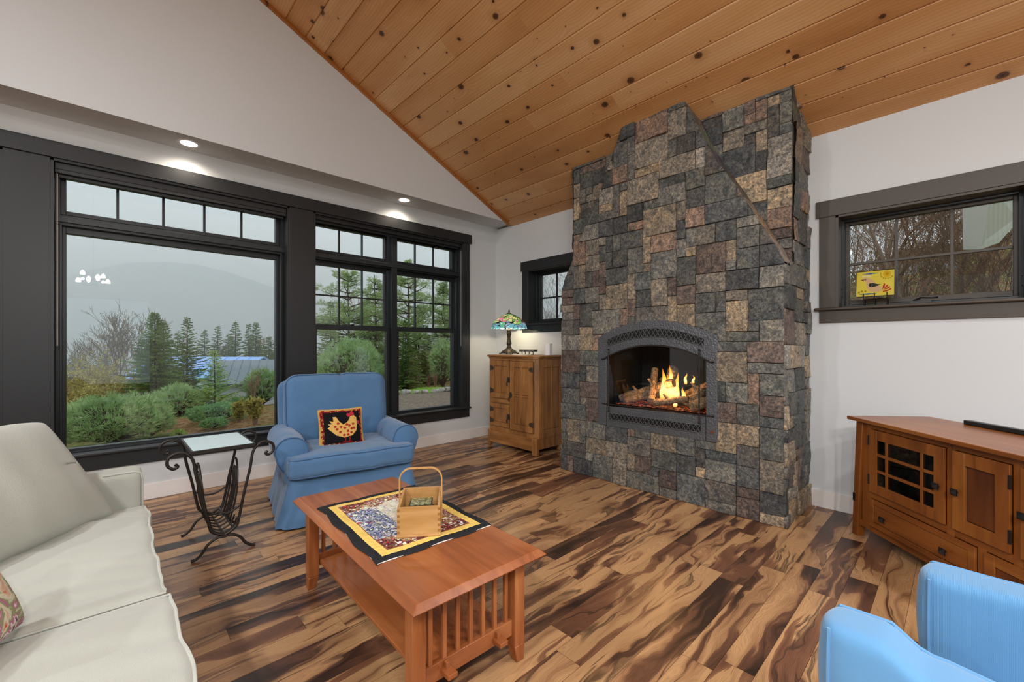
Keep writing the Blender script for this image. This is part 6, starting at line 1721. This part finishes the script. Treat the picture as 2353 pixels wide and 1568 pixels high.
for i, (u, X) in enumerate(((1948, 13), (1985, 17), (2035, 10.5), (2075, 20), (2115, 14), (2155, 11.5), (2190, 15), (2222, 10), (2262, 17), (2310, 12), (2328, 19), (2005, 21))):
    p = pxX(u, 795, X); plant('sapling', 'slender leafless sapling on the bank outside the right-hand small window', 'tree', (('branches', bare(3.6 + (i * 37 % 10) * .25, 140 + i, .7, 7, .022, .12, (2, 3), .0026, .24, (.45, .65)), M['twig']),), (p.x, p.y, zg(p.x, p.y)), 'saplings on the bank')
bush_at(2090, 9.3, .8, .5, 61, 'mossy green bush at the foot of the straight bare tree'); bush_at(2040, 10.5, .7, .5, 62, 'mossy green bush left of the straight bare tree'); bush_at(2150, 10.2, .8, .45, 63, 'mossy green bush right of the straight bare tree'); bush_at(2085, 18, 1.6, 2.4, 64, 'dark hazy evergreen behind the straight bare tree', 'spruce', 600)
p0 = pxX(2030, 800, 34); p1 = pxX(2200, 800, 34)
gable_house('hillside_house', 'dim house with grey roof on the hillside behind the bare trees', (Vector((34, p1.y, 0)), Vector((34, p0.y, 0)), Vector((7, 0, 0))), 3.0, 5.0, 6.6, M['greyroof'], M['whitewall'], .3)
# white eave of the wing next to the small window
M['eave'] = flat('eave_white', '#b9b8ae', .7, .3); M['soffitg'] = (lambda g: (g.set(g.mix(g.math('MULTIPLY', g.wave(g.co(), 9, 0, 0, dirn='Y'), .25), rgba('#a3a493'), rgba('#7d7e70')), .7, .3), g.m)[-1])(G('beaded_soffit'))
ev = thing('porch_eave', 'white gable eave of the house seen at upper right through the small window', 'eave', (6.0, 0, 3.2))
e = [pxX(*q, 6.2) for q in ((2211, 478), (2213, 573), (2254, 572), (2274, 468))]
def thick(nm, pts, dv, mat):
    n = len(pts); vs = [tuple(p) for p in pts] + [tuple(p + dv) for p in pts]; mb = MB()
    mb.add(vs, [tuple(range(n)), tuple(reversed(range(n, 2 * n)))] + [(i, i + n, (i + 1) % n + n, (i + 1) % n) for i in range(n)]); obj(nm, mb, mat, ev, world=True, smooth=0)
thick('fascia', [pxX(2211, 440, 6.2), pxX(2213, 574, 6.2), pxX(2254, 573, 6.2), pxX(2278, 440, 6.2)], Vector((.05, 0, .0)), M['eave'])
thick('soffit_panel', [pxX(2278, 440, 6.2), pxX(2254, 573, 6.2), pxX(2296, 558, 6.5), pxX(2336, 512, 7.0), pxX(2352, 420, 7.6)], Vector((.03, 0, .06)), M['soffitg'])

# mountain behind fog
prof = [(-200, 700), (0, 668), (100, 645), (200, 622), (300, 606), (380, 600), (450, 606), (520, 624), (580, 646), (650, 668), (760, 700), (900, 732), (1100, 762), (1400, 775), (1700, 785)]
mb = MB()
for k, (u, v) in enumerate(prof):
    for tt, f in ((430, 0), (480, .55), (560, 1), (700, .6)):
        p = PX(u, 795, tt); top = (795 - v) * 560 / F + 1.3; mb.v.append((p.x, p.y, -8 + (top + 8) * f + 4 * nz((p.x * .02, p.y * .02, f))))
for k in range(len(prof) - 1):
    for j in range(3): mb.f.append((k * 4 + j, k * 4 + 4 + j, k * 4 + 5 + j, k * 4 + 1 + j)); mb.c.append(None); mb.mi.append(0)
M['forest'] = (lambda g: g.set(g.ramp(g.noise(g.co(), .05, 5, .6), [(.4, '#3f4a3c'), (.6, '#5c5f4e')]), .95, .1))(G('distant_forest'))
struct(obj('ground_mountain', mb, M['forest'], smooth=180))
mb = MB(); mb.v = [(-500, 60, -6.3), (900, 60, -6.3), (900, 1000, -6.3), (-500, 1000, -6.3)]; mb.f = [(0, 1, 2, 3)]; mb.c = [None]; mb.mi = [0]
struct(obj('ground_valley', mb, M['forest'], smooth=0))
FOG = .0046
g = G('valley_fog'); g.nt.nodes.remove(g.b); vs_ = g.n('ShaderNodeVolumeScatter'); vs_.inputs['Color'].default_value = (.93, .97, 1, 1); vs_.inputs['Density'].default_value = FOG; vs_.inputs['Anisotropy'].default_value = 0
g.lk(vs_.outputs[0], g.out.inputs['Volume'])
mb = MB(); mb.box(-400, 800, 33, 900, -9, 110); fo = obj('valley_fog', mb, g.m, smooth=0); tag(fo, 'pale fog filling the valley between the trees and the mountain', 'fog', kind='stuff')

# ------------------------------------------------------------ mirrored chandelier and added fill lamps behind the camera
chd = thing('chandelier', 'chandelier with white glass shades mirrored in the picture window', 'chandelier', (-.20, -1.0, 2.44))
M['bulb'] = emis('frosted_bulb', '#fff2dd', 14.0)
mb = MB(); mb.tube([(0, 0, .15), (0, 0, zc(-.2) - 2.44)], .008, 6); mb.lathe([(0, 0), (.05, .03), (.03, .1), (.015, .16)], 16); obj('stem', mb, M['darkmetal'], chd)
for k in range(6):
    a = k * math.pi / 3 + .2; x, y = .20 * math.cos(a), .20 * math.sin(a)
    mb = MB(); mb.tube(curve([(.02 * math.cos(a), .02 * math.sin(a), .05), (x * .5, y * .5, -.02), (x, y, .05)], 5), .007, 6); obj('arm', mb, M['darkmetal'], chd)
    mb = MB(); mb.lathe([(.034, .125), (.040, .15), (.022, .195), (.010, .21)] , 16, (x, y, -.02 + .06 * (k % 3 - 1))); obj('glass_shade', mb, M['bulb'], chd)
    pl = bpy.data.lights.new('chandelier_light', 'POINT'); pl.energy = 40; pl.color = (1, .98, .95); pl.shadow_soft_size = .02; po = bpy.data.objects.new('chandelier_light', pl); C.objects.link(po); po.parent = chd; po.location = (x, y, .09)

REAR_FILL = [(-2.6, .3), (-2.6, -2.2), (-.9, -3.2), (3.5, -3.0), (3.0, -1.4), (-4.2, -1.0), (-4.2, 1.9), (-2.4, 2.4)]  # added fill lamps, out of view, to brighten the room
for i, (x, y) in enumerate(REAR_FILL):
    t = thing('recessed_or_fill_light', 'recessed ceiling light added as fill over the room behind the camera', 'ceiling light', (x, y, zc(x) - .004), 0, 'added fill lights of the pine ceiling')
    sx = 1 if x > XR else -1; t.rotation_euler = (0, math.atan(SL) * sx, 0)
    mb = MB(); mb.lathe([(.062, -.006), (.085, -.008), (.088, .003)], 32); obj('trim_ring', mb, M['white'], t)
    mb = MB(); mb.lathe([(0, -.0065), (.062, -.0065)], 32); obj('lens', mb, M['lens'], t)
    spot_light('lamp_light', (0, 0, -.02), 300, 165, (.95, .975, 1), .09, .8, t)
